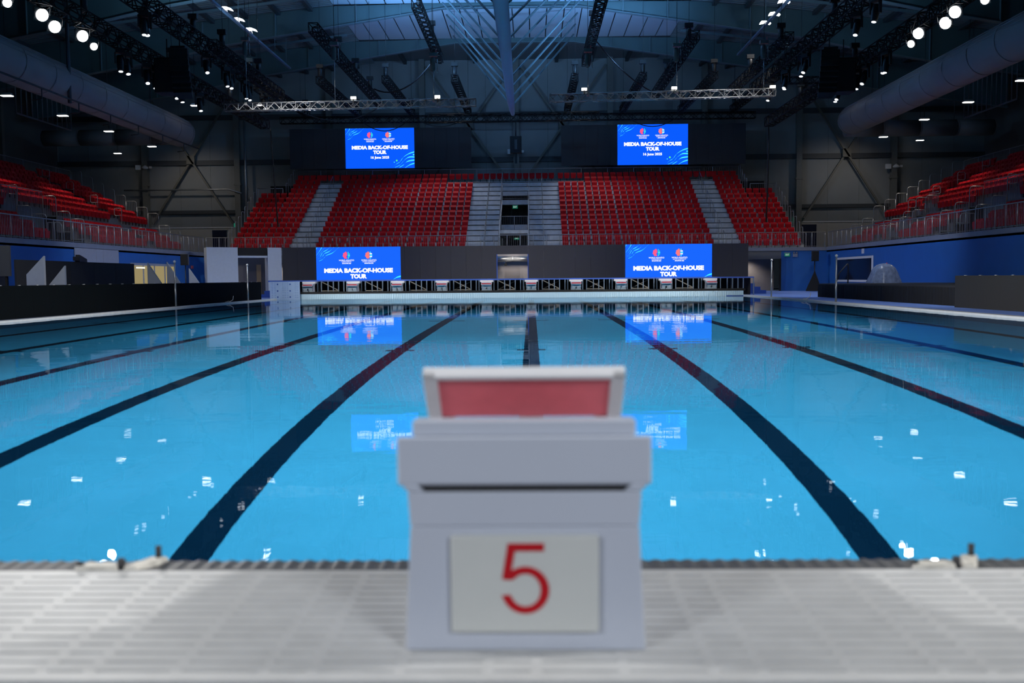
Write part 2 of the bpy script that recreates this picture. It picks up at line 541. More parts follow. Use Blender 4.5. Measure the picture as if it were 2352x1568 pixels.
# ------------------------------------------------------------------ starting blocks
M_BLK = mat('block_white', (0.46, 0.49, 0.565), 0.38, var=0.02, scale=2)
M_PANEL = mat('front_panel_grey', (0.42, 0.50, 0.56), 0.35, 0.2)
def make_block():
    t = empty('starting_block')
    # body: hollow-backed pedestal, flared at the base, with a concave throat under the platform
    b = MB()
    b.hexa([(-0.286, 0, 0), (0.286, 0, 0), (0.272, 0.5, 0), (-0.272, 0.5, 0)],
           [(-0.271, 0.0, 0.30), (0.271, 0.0, 0.30), (0.26, 0.5, 0.30), (-0.26, 0.5, 0.30)])
    b.hexa([(-0.271, 0.0, 0.30), (0.271, 0.0, 0.30), (0.26, 0.5, 0.30), (-0.26, 0.5, 0.30)],
           [(-0.276, 0.0, 0.383), (0.276, 0.0, 0.383), (0.27, 0.5, 0.30), (-0.27, 0.5, 0.30)])
    b.hexa([(-0.276, 0.0, 0.383), (-0.235, 0.0, 0.383), (-0.235, 0.4, 0.32), (-0.276, 0.4, 0.32)],
           [(-0.292, 0.0, 0.402), (-0.255, 0.0, 0.402), (-0.255, 0.4, 0.34), (-0.292, 0.4, 0.34)])
    b.hexa([(0.235, 0.0, 0.383), (0.276, 0.0, 0.383), (0.276, 0.4, 0.32), (0.235, 0.4, 0.32)],
           [(0.255, 0.0, 0.402), (0.292, 0.0, 0.402), (0.292, 0.4, 0.34), (0.255, 0.4, 0.34)])
    b.build('pedestal', M_BLK, t, 0.004)
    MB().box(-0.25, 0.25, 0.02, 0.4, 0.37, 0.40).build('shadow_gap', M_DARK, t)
    # platform slab, sloping down towards the pool
    MB().hexa([(-0.30, 0, 0.398), (0.30, 0, 0.398), (0.29, 0.69, 0.30), (-0.29, 0.69, 0.30)],
              [(-0.30, 0, 0.515), (0.30, 0, 0.515), (0.29, 0.69, 0.385), (-0.29, 0.69, 0.385)]).build('platform', M_BLK, t, 0.008, 3)
    MB().hexa([(-0.265, 0.02, 0.512), (0.265, 0.02, 0.512), (0.265, 0.10, 0.497), (-0.265, 0.10, 0.497)],
              [(-0.265, 0.02, 0.549), (0.265, 0.02, 0.549), (0.265, 0.10, 0.546), (-0.265, 0.10, 0.546)]).build('rear_rail', M_BLK, t, 0.005)
    MB().hexa([(-0.26, 0.58, 0.4062), (0.26, 0.58, 0.4062), (0.26, 0.688, 0.386), (-0.26, 0.688, 0.386)],
              [(-0.26, 0.58, 0.4112), (0.26, 0.58, 0.4112), (0.26, 0.692, 0.391), (-0.26, 0.692, 0.391)]).build('grip_mat', M_RED2, t)
    MB().box(-0.27, 0.27, 0.686, 0.70, 0.355, 0.392).build('front_edge', M_RED2, t)
    # foot wedge leaning back over the platform: white frame with red inset
    wd = MB()
    y0, z0, y1, z1, th = 0.25, 0.527, 0.12, 0.655, 0.018
    ny, nz = (z1 - z0), -(y1 - y0)
    L = math.hypot(ny, nz); ny, nz = ny / L, nz / L
    def wq(xa, xb, s0, s1, o0, o1):
        P = lambda x, s, o: (x, y0 + (y1 - y0) * s + ny * o, z0 + (z1 - z0) * s + nz * o)
        return ([P(xa, s0, o0), P(xb, s0, o0), P(xb, s0, o1), P(xa, s0, o1)], [P(xa, s1, o0), P(xb, s1, o0), P(xb, s1, o1), P(xa, s1, o1)])
    q = wq(-0.25, 0.25, 0.0, 1.0, 0.0, th)
    wd.hexa(*q)
    for sx in (-1, 1):
        a, b2 = sorted((sx * 0.25, sx * 0.215))
        wd.hexa(*wq(a, b2, 0.0, 1.0, -0.014, 0.001))
    wd.hexa(*wq(-0.25, 0.25, 0.9, 1.0, -0.014, 0.001))
    wg = wd.build('foot_wedge', M_WHITE, t, 0.005, 3)
    MB().hexa(*wq(-0.214, 0.214, 0.02, 0.895, -0.004, 0.0005)).build('wedge_inset', M_RED, wg)
    for sx in (-0.2, 0.2):
        MB().bar((sx, y0 + 0.02, 0.47), (sx, y0 + 0.01, 0.54), 0.03, 0.03).build('wedge_bracket', M_DARK, t)
    # rear number plate
    MB().box(-0.175, 0.175, -0.016, 0.004, 0.048, 0.281).build('number_plate', mat('plate_white', (0.54, 0.55, 0.53), 0.4, var=0.03, scale=4), t, 0.005)
    # pool side: tapered front panel and chrome grips
    fp = MB().hexa([(-0.215, 0.50, 0.0), (0.215, 0.50, 0.0), (0.215, 0.52, 0.0), (-0.215, 0.52, 0.0)],
              [(-0.265, 0.56, 0.31), (0.265, 0.56, 0.31), (0.265, 0.58, 0.31), (-0.265, 0.58, 0.31)]).build('front_panel', M_PANEL, t)
    MB().bar((-0.235, 0.56, 0.165), (0.235, 0.56, 0.165), 0.02, 0.012).build('front_bar', M_WHITE, t)
    for sx in (-1, 1):
        MB().path([(sx * 0.27, 0.55, 0.30), (sx * 0.285, 0.60, 0.25), (sx * 0.275, 0.60, 0.16), (sx * 0.25, 0.55, 0.06)], 0.012).build('hand_grip', M_CHROME, t)
    return t
blk = make_block()
def copy_far(o, parent=None):
    c = o.copy(); COL.objects.link(c); c.parent = parent
    for ch in o.children:
        if not ch.name.startswith(('foot_wedge', 'wedge_', 'rear_rail')):
            copy_far(ch, c)
    return c
fars = [copy_far(blk) for i in range(10)]
blk.location = (-0.01, -0.63, NEARZ)
tag(blk, 'white starting block with large red 5 and red foot wedge on near grating', 'starting block', 'starting blocks')
poly5 = [(600, 877), (773, 877), (773, 915), (634, 915), (617, 1008)]
for a in range(112, -166, -11):
    poly5.append((683 + 114 * math.cos(R(a)), 1104 - 115 * math.sin(R(a))))
poly5 += [(568, 1131), (607, 1126)]
for a in range(-160, 141, 12):
    poly5.append((683 + 74 * math.cos(R(a)), 1104 - 80 * math.sin(R(a))))
poly5 += [(611, 1055), (572, 1051)]
MB().prism([((p[0] - 685) * 0.000493 + 0.002, 0.1795 - (p[1] - 1048) * 0.000493) for p in poly5], 'y', -0.0185, -0.0155).build('digit', M_REDNUM, blk)
order = ['first', 'second', 'third', 'fourth', 'fifth', 'sixth', 'seventh', 'eighth', 'ninth', 'tenth']
for i, o in enumerate(fars):
    o.location = (-12.5 + 2.5 * i, 50.63, 0.41)
    o.rotation_euler = (0, 0, math.pi)
    tag(o, 'far white starting block with black number %d, %s in the row from the left' % (i, order[i]), 'starting block', 'starting blocks')
    text('digit', str(i), 0.17, (0, 0.5705, 0.115), M_BLACK, o, '+y', extrude=0.02, offset=0.001)
# lane rope anchors on the near edge
def anchor(x, mir, label):
    t = empty('lane_rope_anchor', (x, 0.02, 0.19))
    tag(t, label, 'anchor', 'lane rope anchors on the near edge')
    M_AN = mat('worn_white_plate', (0.55, 0.52, 0.46), 0.5, var=0.3, scale=30)
    s = mir
    MB().hexa([(-0.10 * s, -0.02, 0), (0.04 * s, -0.02, 0), (0.05 * s, 0.03, 0), (-0.07 * s, 0.03, 0)],
              [(-0.09 * s, -0.015, 0.022), (0.035 * s, -0.015, 0.022), (0.045 * s, 0.025, 0.022), (-0.065 * s, 0.025, 0.022)]).build('plate', M_AN, t, 0.003)
    MB().hexa([(0.055 * s, -0.02, 0), (0.10 * s, -0.02, 0), (0.16 * s, 0.1, 0), (0.10 * s, 0.1, 0)],
              [(0.06 * s, -0.015, 0.02), (0.095 * s, -0.015, 0.02), (0.15 * s, 0.095, 0.02), (0.10 * s, 0.095, 0.02)]).build('arm', M_AN, t, 0.003)
    MB().tube((0.045 * s, 0.0, 0.0), (0.045 * s, 0.0, 0.04), 0.012).build('bolt', M_DARK, t)
    MB().tube((0.128 * s, 0.085, 0.0), (0.128 * s, 0.085, 0.055), 0.010).build('pin', M_DARK, t)
    MB().tube((-0.08 * s, -0.005, 0.02), (-0.08 * s, -0.005, 0.03), 0.010).build('bolt', M_DARK, t)
anchor(-1.31, 1, 'worn white lane rope anchor on the grip edge left of block 5')
anchor(1.25, 1, 'worn white lane rope anchor on the grip edge right of block 5')
# ------------------------------------------------------------------ LED walls
M_LEDOFF = mat('led_panel_off', (0.058, 0.057, 0.063), 0.65, spec=0.2)
M_LEDGAP = mat('led_seam', (0.012, 0.012, 0.014), 0.6)
E_BLUE_HI = emis('screen_blue_upper', srgb(10, 92, 255), 1.0)
E_BLUE_LO = emis('screen_blue_lower', srgb(26, 104, 255), 1.0)
E_WHITE = emis('screen_white', (0.95, 0.97, 1.0), 1.15)
E_CYAN = emis('screen_cyan', srgb(72, 240, 255), 1.0)
E_CYANB = emis('screen_light_blue', srgb(60, 190, 255), 0.9)
E_PINK = emis('screen_pink', srgb(255, 92, 140), 1.0)
E_CORAL = emis('screen_coral', srgb(255, 125, 125), 1.0)
E_GREEN = emis('screen_green', srgb(50, 235, 190), 1.0)
E_LIME = emis('screen_lime', srgb(90, 245, 150), 1.0)
def screen(parent, cx, ztop, Wd, hgt, y, blue, date):
    """lit area of an LED wall: blue field with print laid on it; y is the face plane in parent space"""
    s = MB().box(-Wd / 2, Wd / 2, -0.03, 0.02, -hgt, 0).build('screen', blue, parent)
    s.location = (cx, y, ztop)
    tag(s, 'lit blue screen showing a white event title')
    yy = -0.034
    def put(o): return o
    text('title_text', 'MEDIA BACK-OF-HOUSE', Wd * 0.066, (0, yy, -Wd * 0.279), E_WHITE, s, '-y', offset=Wd * 0.0042, extrude=0.002, width=Wd * 0.815)
    text('title_text', 'TOUR', Wd * 0.066, (0, yy, -Wd * 0.348), E_WHITE, s, '-y', offset=Wd * 0.0042, extrude=0.002, width=Wd * 0.195)
    if date:
        text('date_text', '16 June 2025', Wd * 0.047, (0, yy, -Wd * 0.421), E_WHITE, s, '-y', offset=Wd * 0.002, extrude=0.002, width=Wd * 0.267)
    for j, lx in enumerate((-0.14, 0.125)):
        X0, Z0, r = lx * Wd, -Wd * 0.098, Wd * 0.042
        # left half: scalloped pink blob; right half: short rounded strokes
        lobes = []
        n = 26
        for k in range(n + 1):
            a = math.pi / 2 + math.pi * k / n
            rr = r * (1 + 0.07 * math.sin(k * math.pi * 8 / n))
            lobes.append((X0 + rr * math.cos(a), Z0 + rr * math.sin(a)))
        lobes += [(X0 + r * 0.18, Z0 - r * 0.75), (X0 - r * 0.1, Z0 - r * 0.35), (X0 + r * 0.22, Z0 + r * 0.1), (X0 + r * 0.2, Z0 + r * 0.55)] if j == 0 else \
                 [(X0 + r * 0.1, Z0 - r * 0.8), (X0 + r * 0.22, Z0 - r * 0.35), (X0 + r * 0.1, Z0 + r * 0.1), (X0 + r * 0.2, Z0 + r * 0.5)]
        bm_ = MB(); nn = len(lobes)
        bm_.add([(p[0], yy, p[1]) for p in lobes] + [(X0 - r * 0.35, yy, Z0)], [(q, (q + 1) % nn, nn) for q in range(nn)])
        bm_.build('logo_emblem', E_PINK if j == 0 else E_CORAL, s)
        for k in range(5):
            zz = Z0 + r * (0.82 - 0.4 * k)
            hw = math.sqrt(max(0.05, 1 - (0.82 - 0.4 * k) ** 2)) * r
            xa = X0 + r * (0.38 if j == 0 else 0.25)
            h2 = r * 0.15
            MB().box(xa, max(xa + r * 0.2, X0 + hw), yy, yy + 0.003, zz - h2, zz + h2).build('logo_stroke', (E_GREEN if k % 2 else E_CYAN) if j == 0 else (E_WHITE if k % 2 else E_CYAN), s)
        text('logo_text', 'WORLD AQUATICS', Wd * 0.024, (X0, yy, Z0 - Wd * 0.059), E_WHITE, s, '-y', offset=Wd * 0.0004, extrude=0.002, width=Wd * 0.18)
        text('logo_text', 'CHAMPIONSHIPS' if j == 0 else 'MASTERS CHAMPIONSHIPS', Wd * 0.017, (X0, yy, Z0 - Wd * 0.077), E_WHITE, s, '-y', extrude=0.002, width=Wd * (0.115 if j == 0 else 0.15))
        text('logo_text', 'SINGAPORE 2025', Wd * 0.018, (X0, yy, Z0 - Wd * 0.095), E_WHITE, s, '-y', offset=Wd * 0.0006, extrude=0.002, width=Wd * 0.107)
    def ribbon(pts, w0, w1, m):
        b = MB(); vs = []; N = 14
        fine = []
        for i in range(len(pts) - 1):
            p0 = pts[max(0, i - 1)]; p1 = pts[i]; p2 = pts[i + 1]; p3 = pts[min(len(pts) - 1, i + 2)]
            for k in range(N):
                t = k / N
                fine.append(tuple(0.5 * ((2 * p1[c]) + (-p0[c] + p2[c]) * t + (2 * p0[c] - 5 * p1[c] + 4 * p2[c] - p3[c]) * t * t + (-p0[c] + 3 * p1[c] - 3 * p2[c] + p3[c]) * t ** 3) for c in (0, 1)))
        fine.append(pts[-1])
        for i, p in enumerate(fine):
            a = fine[max(0, i - 1)]; c = fine[min(len(fine) - 1, i + 1)]
            dx, dz = c[0] - a[0], c[1] - a[1]; L = math.hypot(dx, dz) or 1
            wd = (w0 + (w1 - w0) * i / (len(fine) - 1)) * Wd / 2
            ox, oz = -dz / L * wd, dx / L * wd
            for sg in (1, -1):
                X = min(Wd / 2, max(-Wd / 2, -Wd / 2 + p[0] * Wd + sg * ox)); Z = max(-hgt, min(0, -p[1] * Wd + sg * oz))
                vs.append((X, yy + 0.001, Z))
        b.add(vs, [(2 * i, 2 * i + 1, 2 * i + 3, 2 * i + 2) for i in range(len(fine) - 1)])
        b.build('wave_stripe', m, s)
    TL = [[(0.0, 0.024), (0.016, 0.0)], [(0.004, 0.095), (0.05, 0.035), (0.07, 0.0)], [(0.0, 0.127), (0.03, 0.1), (0.07, 0.045), (0.108, 0.0)],
          [(0.02, 0.138), (0.05, 0.11), (0.08, 0.06), (0.13, 0.032), (0.166, 0.0)], [(0.04, 0.142), (0.075, 0.11), (0.1, 0.075), (0.16, 0.048), (0.212, 0.0)],
          [(0.035, 0.162), (0.08, 0.14), (0.12, 0.098), (0.19, 0.07), (0.235, 0.036), (0.27, 0.0)]]
    for i, p in enumerate(TL):
        ribbon(p, 0.0045 if i > 1 else 0.008, 0.0155, E_CYAN if i != 2 else E_CYANB)
    BR = [[(0.69, 0.56), (0.74, 0.515), (0.79, 0.485), (0.84, 0.42), (0.92, 0.37), (1.0, 0.345)], [(0.715, 0.565), (0.79, 0.53), (0.85, 0.465), (0.92, 0.42), (1.0, 0.418)],
          [(0.78, 0.565), (0.84, 0.53), (0.9, 0.48), (1.0, 0.462)], [(0.865, 0.57), (0.93, 0.53), (1.0, 0.508)]]
    if date:
        for i, p in enumerate(BR):
            ribbon(p, 0.005 if i < 2 else 0.012, 0.02, E_CYAN)
        for (dx, dz, rr, m) in ((0.743, 0.467, 0.013, E_LIME), (0.707, 0.49, 0.008, E_CYAN), (0.988, 0.385, 0.012, E_CYAN)):
            MB().lathe([(rr * Wd, 0), (rr * Wd, 0.003)], (-Wd / 2 + dx * Wd, yy, -dz * Wd), 12, 'y').build('wave_dot', m, s)
    else:
        ribbon([(0.915, 0.384), (0.95, 0.362), (1.0, 0.348)], 0.012, 0.02, E_CYAN)
    return s
def led_panels(parent, x0, x1, z0, z1, y, step, m=M_LEDOFF, skip=None):
    n = max(1, round((x1 - x0) / step)); st = (x1 - x0) / n
    pan = None
    for i in range(n):
        a = x0 + st * i
        if skip and a + st > skip[0] + 0.01 and a < skip[1] - 0.01:
            continue
        if pan is None:
            pan = MB().box(0.003, st - 0.003, -0.02, 0.06, z0, z1).build('led_cabinet', m, parent); o = pan
        else:
            o = pan.copy(); COL.objects.link(o)
        o.location = (a, y, 0)
# lower wall on the platform, with a doorway in the middle
LY = 60.6
low = empty('led_wall', (XC, LY, 1.06))
tag(low, 'long low dark LED wall on the platform with two lit blue screens', 'LED wall', 'LED walls')
H = 2.19
d0, d1 = -1.07, 1.0
led_panels(low, -15.45, d0, 0, H, 0, 1.03)
led_panels(low, d1, 15.6, 0, H, 0, 1.03)
MB().box(d0, d1, -0.02, 0.06, 1.62, H).build('door_header', M_LEDOFF, low)
for xx in (d0, d1):
    MB().box(xx - 0.025, xx + 0.025, -0.026, 0.1, 0, 1.62).build('door_edge', mat('blue_trim', (0.03, 0.1, 0.45), 0.4), low)
screen(low, -10.34, H, 5.66, H, -0.02, E_BLUE_LO, False)
screen(low, 10.33, H, 5.74, H, -0.02, E_BLUE_LO, False)
# doorway backdrop: pale wall and a silver duct
struct(MB().box(XC - 4, XC + 4, 62.85, 62.9, 0.0, 2.75).build('wall_tunnel', mat('tunnel_wall', (0.42, 0.38, 0.38), 0.7)), 'pale wall seen through the doorway of the LED wall')
td = empty('silver_duct', (XC, 62.3, 2.4))
tag(td, 'silver round duct across the doorway of the lower LED wall', 'duct')
MB().tube((-3, 0, 0), (-0.05, 0, 0), 0.19, 14).build('duct_segment', M_STEEL, td)
MB().tube((-0.05, 0, 0), (3, 0, 0), 0.19, 14).build('duct_segment', M_STEEL, td)
MB().tube((-0.08, 0, 0), (-0.02, 0, 0), 0.2, 14).build('duct_collar', M_STEEL, td)
sl = empty('small_ceiling_speaker', (XC - 0.55, 62.2, 2.02))
tag(sl, 'small black loudspeaker hanging inside the doorway of the LED wall', 'loudspeaker')
MB().box(-0.09, 0.09, -0.08, 0.08, -0.1, 0.06).build('cabinet', M_BLACK, sl)
MB().box(-0.02, 0.02, -0.02, 0.02, 0.06, 0.3).build('bracket', M_BLACK, sl)
# upper pair behind the end stand
UY = 76.6
def upper(x0, x1, s0, s1, zt, zb, label):
    t = empty('led_wall', (0, UY, 0)); tag(t, label, 'LED wall', 'LED walls')
    led_panels(t, x0, x1, zb, zt, 0, 1.0)
    MB().box(x0 + 0.1, x1 - 0.1, 0.07, 0.35, zb + 0.1, zt - 0.05).build('back_frame', M_BLACKM, t)
    screen(t, (s0 + s1) / 2, zt, s1 - s0, zt - zb, -0.02, E_BLUE_HI, True)
    return t
upper(-20.0, -4.9, -15.35, -9.62, 13.58, 10.28, 'dark LED wall with lit blue screen above the left half of the stand')
upper(2.55, 17.75, 7.2, 13.0, 13.63, 10.33, 'dark LED wall with lit blue screen above the right half of the stand')
# LED perimeter boards along both sides of the pool
M_BOARD = mat('perimeter_board', (0.0035, 0.005, 0.006), 0.8, spec=0.05)
M_BOARD2 = mat('perimeter_board_grey', (0.030, 0.029, 0.028), 0.7, spec=0.2)
def board(name, x, y0, y1, h, label, seg=1.0, M_BOARD=M_BOARD):
    t = empty(name, (x, 0, ZDK - 0.01)); tag(t, label, 'LED board', 'LED boards beside the pool')
    n = round((y1 - y0) / seg); st = (y1 - y0) / n
    p = MB().box(-0.05, 0.05, 0.001, st - 0.001, 0, h).build('board_panel', M_BOARD, t)
    c = MB().box(-0.02, 0.02, st * 0.3, st * 0.3 + 0.12, h, h + 0.012).build('clip', M_WHITE, t)
    p.location.y = c.location.y = y0
    for i in range(1, n):
        for o0 in (p, c):
            o = o0.copy(); COL.objects.link(o); o.location.y = y0 + st * i
board('perimeter_board', -14.75, 14.0, 48.6, 0.95, 'long black LED board along the left side of the pool')
board('perimeter_board', 13.5, 14.0, 27.6, 1.0, 'grey black LED board along the right side of the pool', 1.0, M_BOARD2)
# ------------------------------------------------------------------ end stand
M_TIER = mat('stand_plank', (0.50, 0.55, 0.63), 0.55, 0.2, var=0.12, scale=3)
M_RAIL = mat('railing_galvanised', (0.30, 0.32, 0.36), 0.4, 0.6, var=0.05, scale=3)
M_SEAT = mat('red_seat_plastic', (0.40, 0.007, 0.013), 0.5, var=0.10, scale=2.0, spec=0.12)
SY0, SZ0, RD, RH, NR = 63.6, 2.95, 0.8, 0.425, 15
def tread(k): return SZ0 + RH * k
stand = empty('end_stand', (XC, SY0, 0))
tag(stand, 'stepped grey grandstand behind the far end of the pool', 'grandstand')
for k in range(NR):
    z = tread(k); y = RD * k
    b = MB()
    ou = 20.35 if k < 11 else 18.15
    spans = [(-ou, -1.02), (1.02, ou)] if k < 12 else [(-ou, ou)]
    for a, c in spans:
        b.box(a, c, y + 0.02, y + RD + 0.02, z - 0.035, z)
        b.box(a, c, y, y + 0.03, z - RH, z - 0.095)
    b.build('tier', M_TIER, stand)
MB().box(-14.3, 14.3, RD * 3, RD * 15 + 0.2, 0.1, 2.3).build('substructure', M_BLACKM, stand)
MB().box(-20.2, 20.2, RD * 15 - 0.1, RD * 15 + 0.1, 2.3, tread(14) - 0.1).build('rear_cladding', M_BLACKM, stand)
# landing and portal of the central vomitory
vm = empty('vomitory_tower', (XC, SY0, 0))
tag(vm, 'two storey grey gangway opening in the middle of the end stand', 'gangway')
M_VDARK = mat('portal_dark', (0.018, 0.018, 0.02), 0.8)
MB().box(-1.0, 1.0, 3.2, 4.6, 4.3, 4.5).build('landing', M_TIER, vm)
MB().box(-1.0, 1.0, 3.25, 3.29, 4.5, 4.98).build('kick_panel', M_TIER, vm)
MB().box(-1.0, 1.0, 0.3, 4.7, 4.05, 4.2).build('lower_soffit', mat('soffit_grey', (0.06, 0.06, 0.065), 0.8), vm)
MB().box(-1.0, 1.0, 0.5, 0.54, 4.1, 4.45).build('lower_fascia', M_TIER, vm)
MB().box(-1.0, 1.0, 7.3, 8.6, 6.75, 7.1).build('upper_landing', M_TIER, vm)
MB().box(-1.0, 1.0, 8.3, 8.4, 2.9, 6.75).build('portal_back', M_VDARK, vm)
for sx in (-1, 1):
    MB().box(sx * 1.0 - 0.03, sx * 1.0 + 0.03, 0.1, 8.5, 2.9, 4.4).build('side_wall', M_TIER, vm)
    MB().prism([(0.3, 4.2), (8.4, 6.9), (8.4, 7.3), (3.2, 5.5), (0.3, 4.5)], 'x', sx * 1.02 - 0.02, sx * 1.02 + 0.02).build('side_wall', M_TIER, vm)
    MB().bar((sx * 0.55, 8.2, 4.7), (sx * 0.15 + sx * 0.1, 8.2, 6.7), 0.12).build('portal_brace', M_BLACK, vm)
def exit_sign(loc, rot=0.0, label='', s=1.0, lit=0.55):
    t = empty('exit_sign', loc, rot); tag(t, label, 'exit sign', 'green exit signs')
    MB().box(-0.2 * s, 0.2 * s, 0, 0.05, -0.12 * s, 0.12 * s).build('face', emis('exit_green', srgb(38, 130, 105), lit), t)
    MB().box(-0.21 * s, 0.21 * s, 0.0, 0.06, 0.12 * s, 0.18 * s).build('housing', M_GREYEDGE, t)
    text('sign_text', 'EXIT', 0.17 * s, (0, -0.003, 0), emis('exit_white', (0.8, 0.85, 0.85), 0.7), t, '-y', extrude=0.002, width=0.26 * s)
    return t
exit_sign((XC, SY0 + 7.2, 6.55), 0, 'green exit sign under the upper gangway landing of the stand')
exit_sign((XC + 0.15, SY0 + 3.9, 4.02), 0, 'lower green exit sign half hidden behind the gangway railing', 0.9)
def railing(name, pts, h, label, post_d=0.92, bal_d=0.13, group='stand railings', r=0.026, cat='railing', midz=None, base=True):
    """straight guard rail from pts[0] to pts[1]: posts, top rail, bottom rail and thin balusters"""
    p, q = Vector(pts[0]), Vector(pts[1])
    t = empty(name, p); tag(t, label, cat, group)
    d = q - p; L = d.length
    up = Vector((0, 0, 1))
    MB().tube((0, 0, h), d + up * h, r, 8).build('top_rail', M_RAIL, t)
    MB().tube((0, 0, 0.1), d + up * 0.1, 0.014, 6).build('bottom_rail', M_RAIL, t)
    n = max(1, round(L / post_d))
    ps = MB().tube((0, 0, 0), (0, 0, h), 0.024, 6).build('post', M_RAIL, t)
    for i in range(1, n + 1):
        o = ps.copy(); COL.objects.link(o); o.location = d * (i / n)
    b = MB(); m = round(L / bal_d)
    for i in range(m):
        v = d * ((i + 0.5) / m)
        b.bar(v + up * 0.1, v + up * (h - 0.02), 0.012, 0.012)
    o = b.build('balusters', M_RAIL, t); o['kind'] = 'stuff'
    return t
FZ = 3.0
railing('guard_rail', ((XC - 21.4, 63.05, FZ), (XC + 21.4, 63.05, FZ)), 1.06, 'grey guard rail along the front edge of the end stand')
railing('guard_rail', ((XC - 18.2, SY0 + RD * 15 + 0.05, tread(14)), (XC + 18.2, SY0 + RD * 15 + 0.05, tread(14))), 1.12, 'grey guard rail along the top row of the end stand', 2.1, 0.15)
railing('guard_rail', ((XC - 0.98, SY0 + 3.22, 4.5), (XC + 0.98, SY0 + 3.22, 4.5)), 1.08, 'short guard rail of the lower gangway landing', 0.98, 0.13)
railing('guard_rail', ((XC - 0.98, SY0 + 7.32, 7.1), (XC + 0.98, SY0 + 7.32, 7.1)), 1.15, 'short guard rail of the upper gangway landing', 1.96, 0.09)
for sx, nm in ((-1, 'left'), (1, 'right')):
    railing('guard_rail', ((XC + sx * (18.35), SY0 + RD * 11 - 0.1, tread(10)), (XC + sx * 20.3, SY0 + RD * 11 - 0.1, tread(10))), 1.1,
            'short guard rail above the stepped %s corner of the end stand' % nm, 1.95, 0.15)
    # stepped stanchions down the outer ends
    t = empty('stepped_handrail', (XC, SY0, 0)); tag(t, 'stepped row of steel stanchions down the %s end of the end stand' % nm, 'handrail', 'stepped handrails')
    pst = MB().path([(0, 0.1, 0), (0, 0.1, 1.0), (0, 0.16, 1.1), (0, 0.3, 1.13), (0, 0.7, 1.13), (0, 0.72, 0.45)], 0.024).build('stanchion', M_RAIL, t)
    for k in range(NR):
        o = pst if k == 0 else pst.copy()
        if k: COL.objects.link(o)
        o.location = (sx * (20.28 if k < 11 else 18.15), RD * k, tread(k))
    # handrails up the aisles
    for u, w in ((2.1, 'gangway'), (14.8, 'outer')):
        t = empty('aisle_handrail', (XC, SY0, 0)); tag(t, 'central handrail posts on the %s stairs %s of the gangway' % (w, nm), 'handrail', 'aisle handrails')
        for k in range(0, 13, 2):
            MB().path([(sx * u, RD * k + 0.3, tread(k)), (sx * u, RD * k + 0.3, tread(k) + 0.92), (sx * u, RD * k + 0.4, tread(k) + 0.97),
                       (sx * u, RD * k + 1.2, tread(k) + 1.37), (sx * u, RD * k + 1.3, tread(k) + 1.3), (sx * u, RD * k + 1.3, tread(k + 1))], 0.021).build('hoop', M_RAIL, t)
    t = empty('gangway_handrail', (XC + sx * 1.08, SY0, 0)); tag(t, 'stepped steel handrail on the %s edge of the central gangway' % nm, 'handrail', 'stepped handrails')
    for k in range(0, 14):
        MB().path([(0, RD * k + 0.1, tread(k)), (0, RD * k + 0.1, tread(k) + 1.0), (0, RD * k + 0.2, tread(k) + 1.05), (0, RD * k + 0.86, tread(k) + 1.05)], 0.022).build('stanchion', M_RAIL, t)
# ------------------------------------------------------------------ seats
def seat_back_mesh():
    b = MB()
    w = 0.225
    # shell, leaning back a little, with a rolled top lip and a stem bracket
    b.hexa([(-w + 0.02, 0.33, 0.36), (w - 0.02, 0.33, 0.36), (w - 0.02, 0.36, 0.36), (-w + 0.02, 0.36, 0.36)],
           [(-w, 0.34, 0.62), (w, 0.34, 0.62), (w, 0.38, 0.62), (-w, 0.38, 0.62)])
    b.hexa([(-w, 0.335, 0.62), (w, 0.335, 0.62), (w, 0.385, 0.62), (-w, 0.385, 0.62)],
           [(-w + 0.012, 0.405, 0.745), (w - 0.012, 0.405, 0.745), (w - 0.012, 0.44, 0.745), (-w + 0.012, 0.44, 0.745)])
    return b
def seat_pan_mesh():
    b = MB()
    w = 0.208
    # tipped-up pan standing in front of the back
    b.hexa([(-w + 0.03, 0.275, 0.27), (w - 0.03, 0.275, 0.27), (w - 0.03, 0.335, 0.27), (-w + 0.03, 0.335, 0.27)],
           [(-w, 0.255, 0.60), (w, 0.255, 0.60), (w, 0.335, 0.60), (-w, 0.335, 0.60)])
    b.hexa([(-w, 0.255, 0.60), (w, 0.255, 0.60), (w, 0.335, 0.60), (-w, 0.335, 0.60)],
           [(-w + 0.02, 0.28, 0.625), (w - 0.02, 0.28, 0.625), (w - 0.02, 0.335, 0.625), (-w + 0.02, 0.335, 0.625)])
    return b
def seat_bracket_mesh():
    b = MB()
    b.box(-0.14, 0.14, 0.30, 0.36, 0.0, 0.06); b.box(-0.03, 0.03, 0.31, 0.36, 0.06, 0.36)
    return b
SB, SPN, SBK = seat_back_mesh(), seat_pan_mesh(), seat_bracket_mesh()
me_back, me_pan, me_brk = SB.mesh('seat_backrest'), SPN.mesh('seat_pan'), SBK.mesh('seat_bracket')
me_back.materials.append(M_SEAT); me_pan.materials.append(M_SEAT); me_brk.materials.append(M_BLACK)
SEATS = []      # (location, rotation, label, size score, group)
PITCH = 0.525
_ones = ['', 'first', 'second', 'third', 'fourth', 'fifth', 'sixth', 'seventh', 'eighth', 'ninth', 'tenth', 'eleventh', 'twelfth', 'thirteenth', 'fourteenth', 'fifteenth', 'sixteenth', 'seventeenth', 'eighteenth', 'nineteenth']
def nthw(n):
    if n < 20: return _ones[n]
    t = {2: 'twent', 3: 'thirt', 4: 'fort', 5: 'fift', 6: 'sixt'}[n // 10]
    return t + 'ieth' if n % 10 == 0 else t + 'y-' + _ones[n % 10]
ordw = ['first', 'second', 'third', 'fourth', 'fifth', 'sixth', 'seventh', 'eighth', 'ninth', 'tenth', 'eleventh', 'twelfth', 'thirteenth', 'fourteenth', 'top']
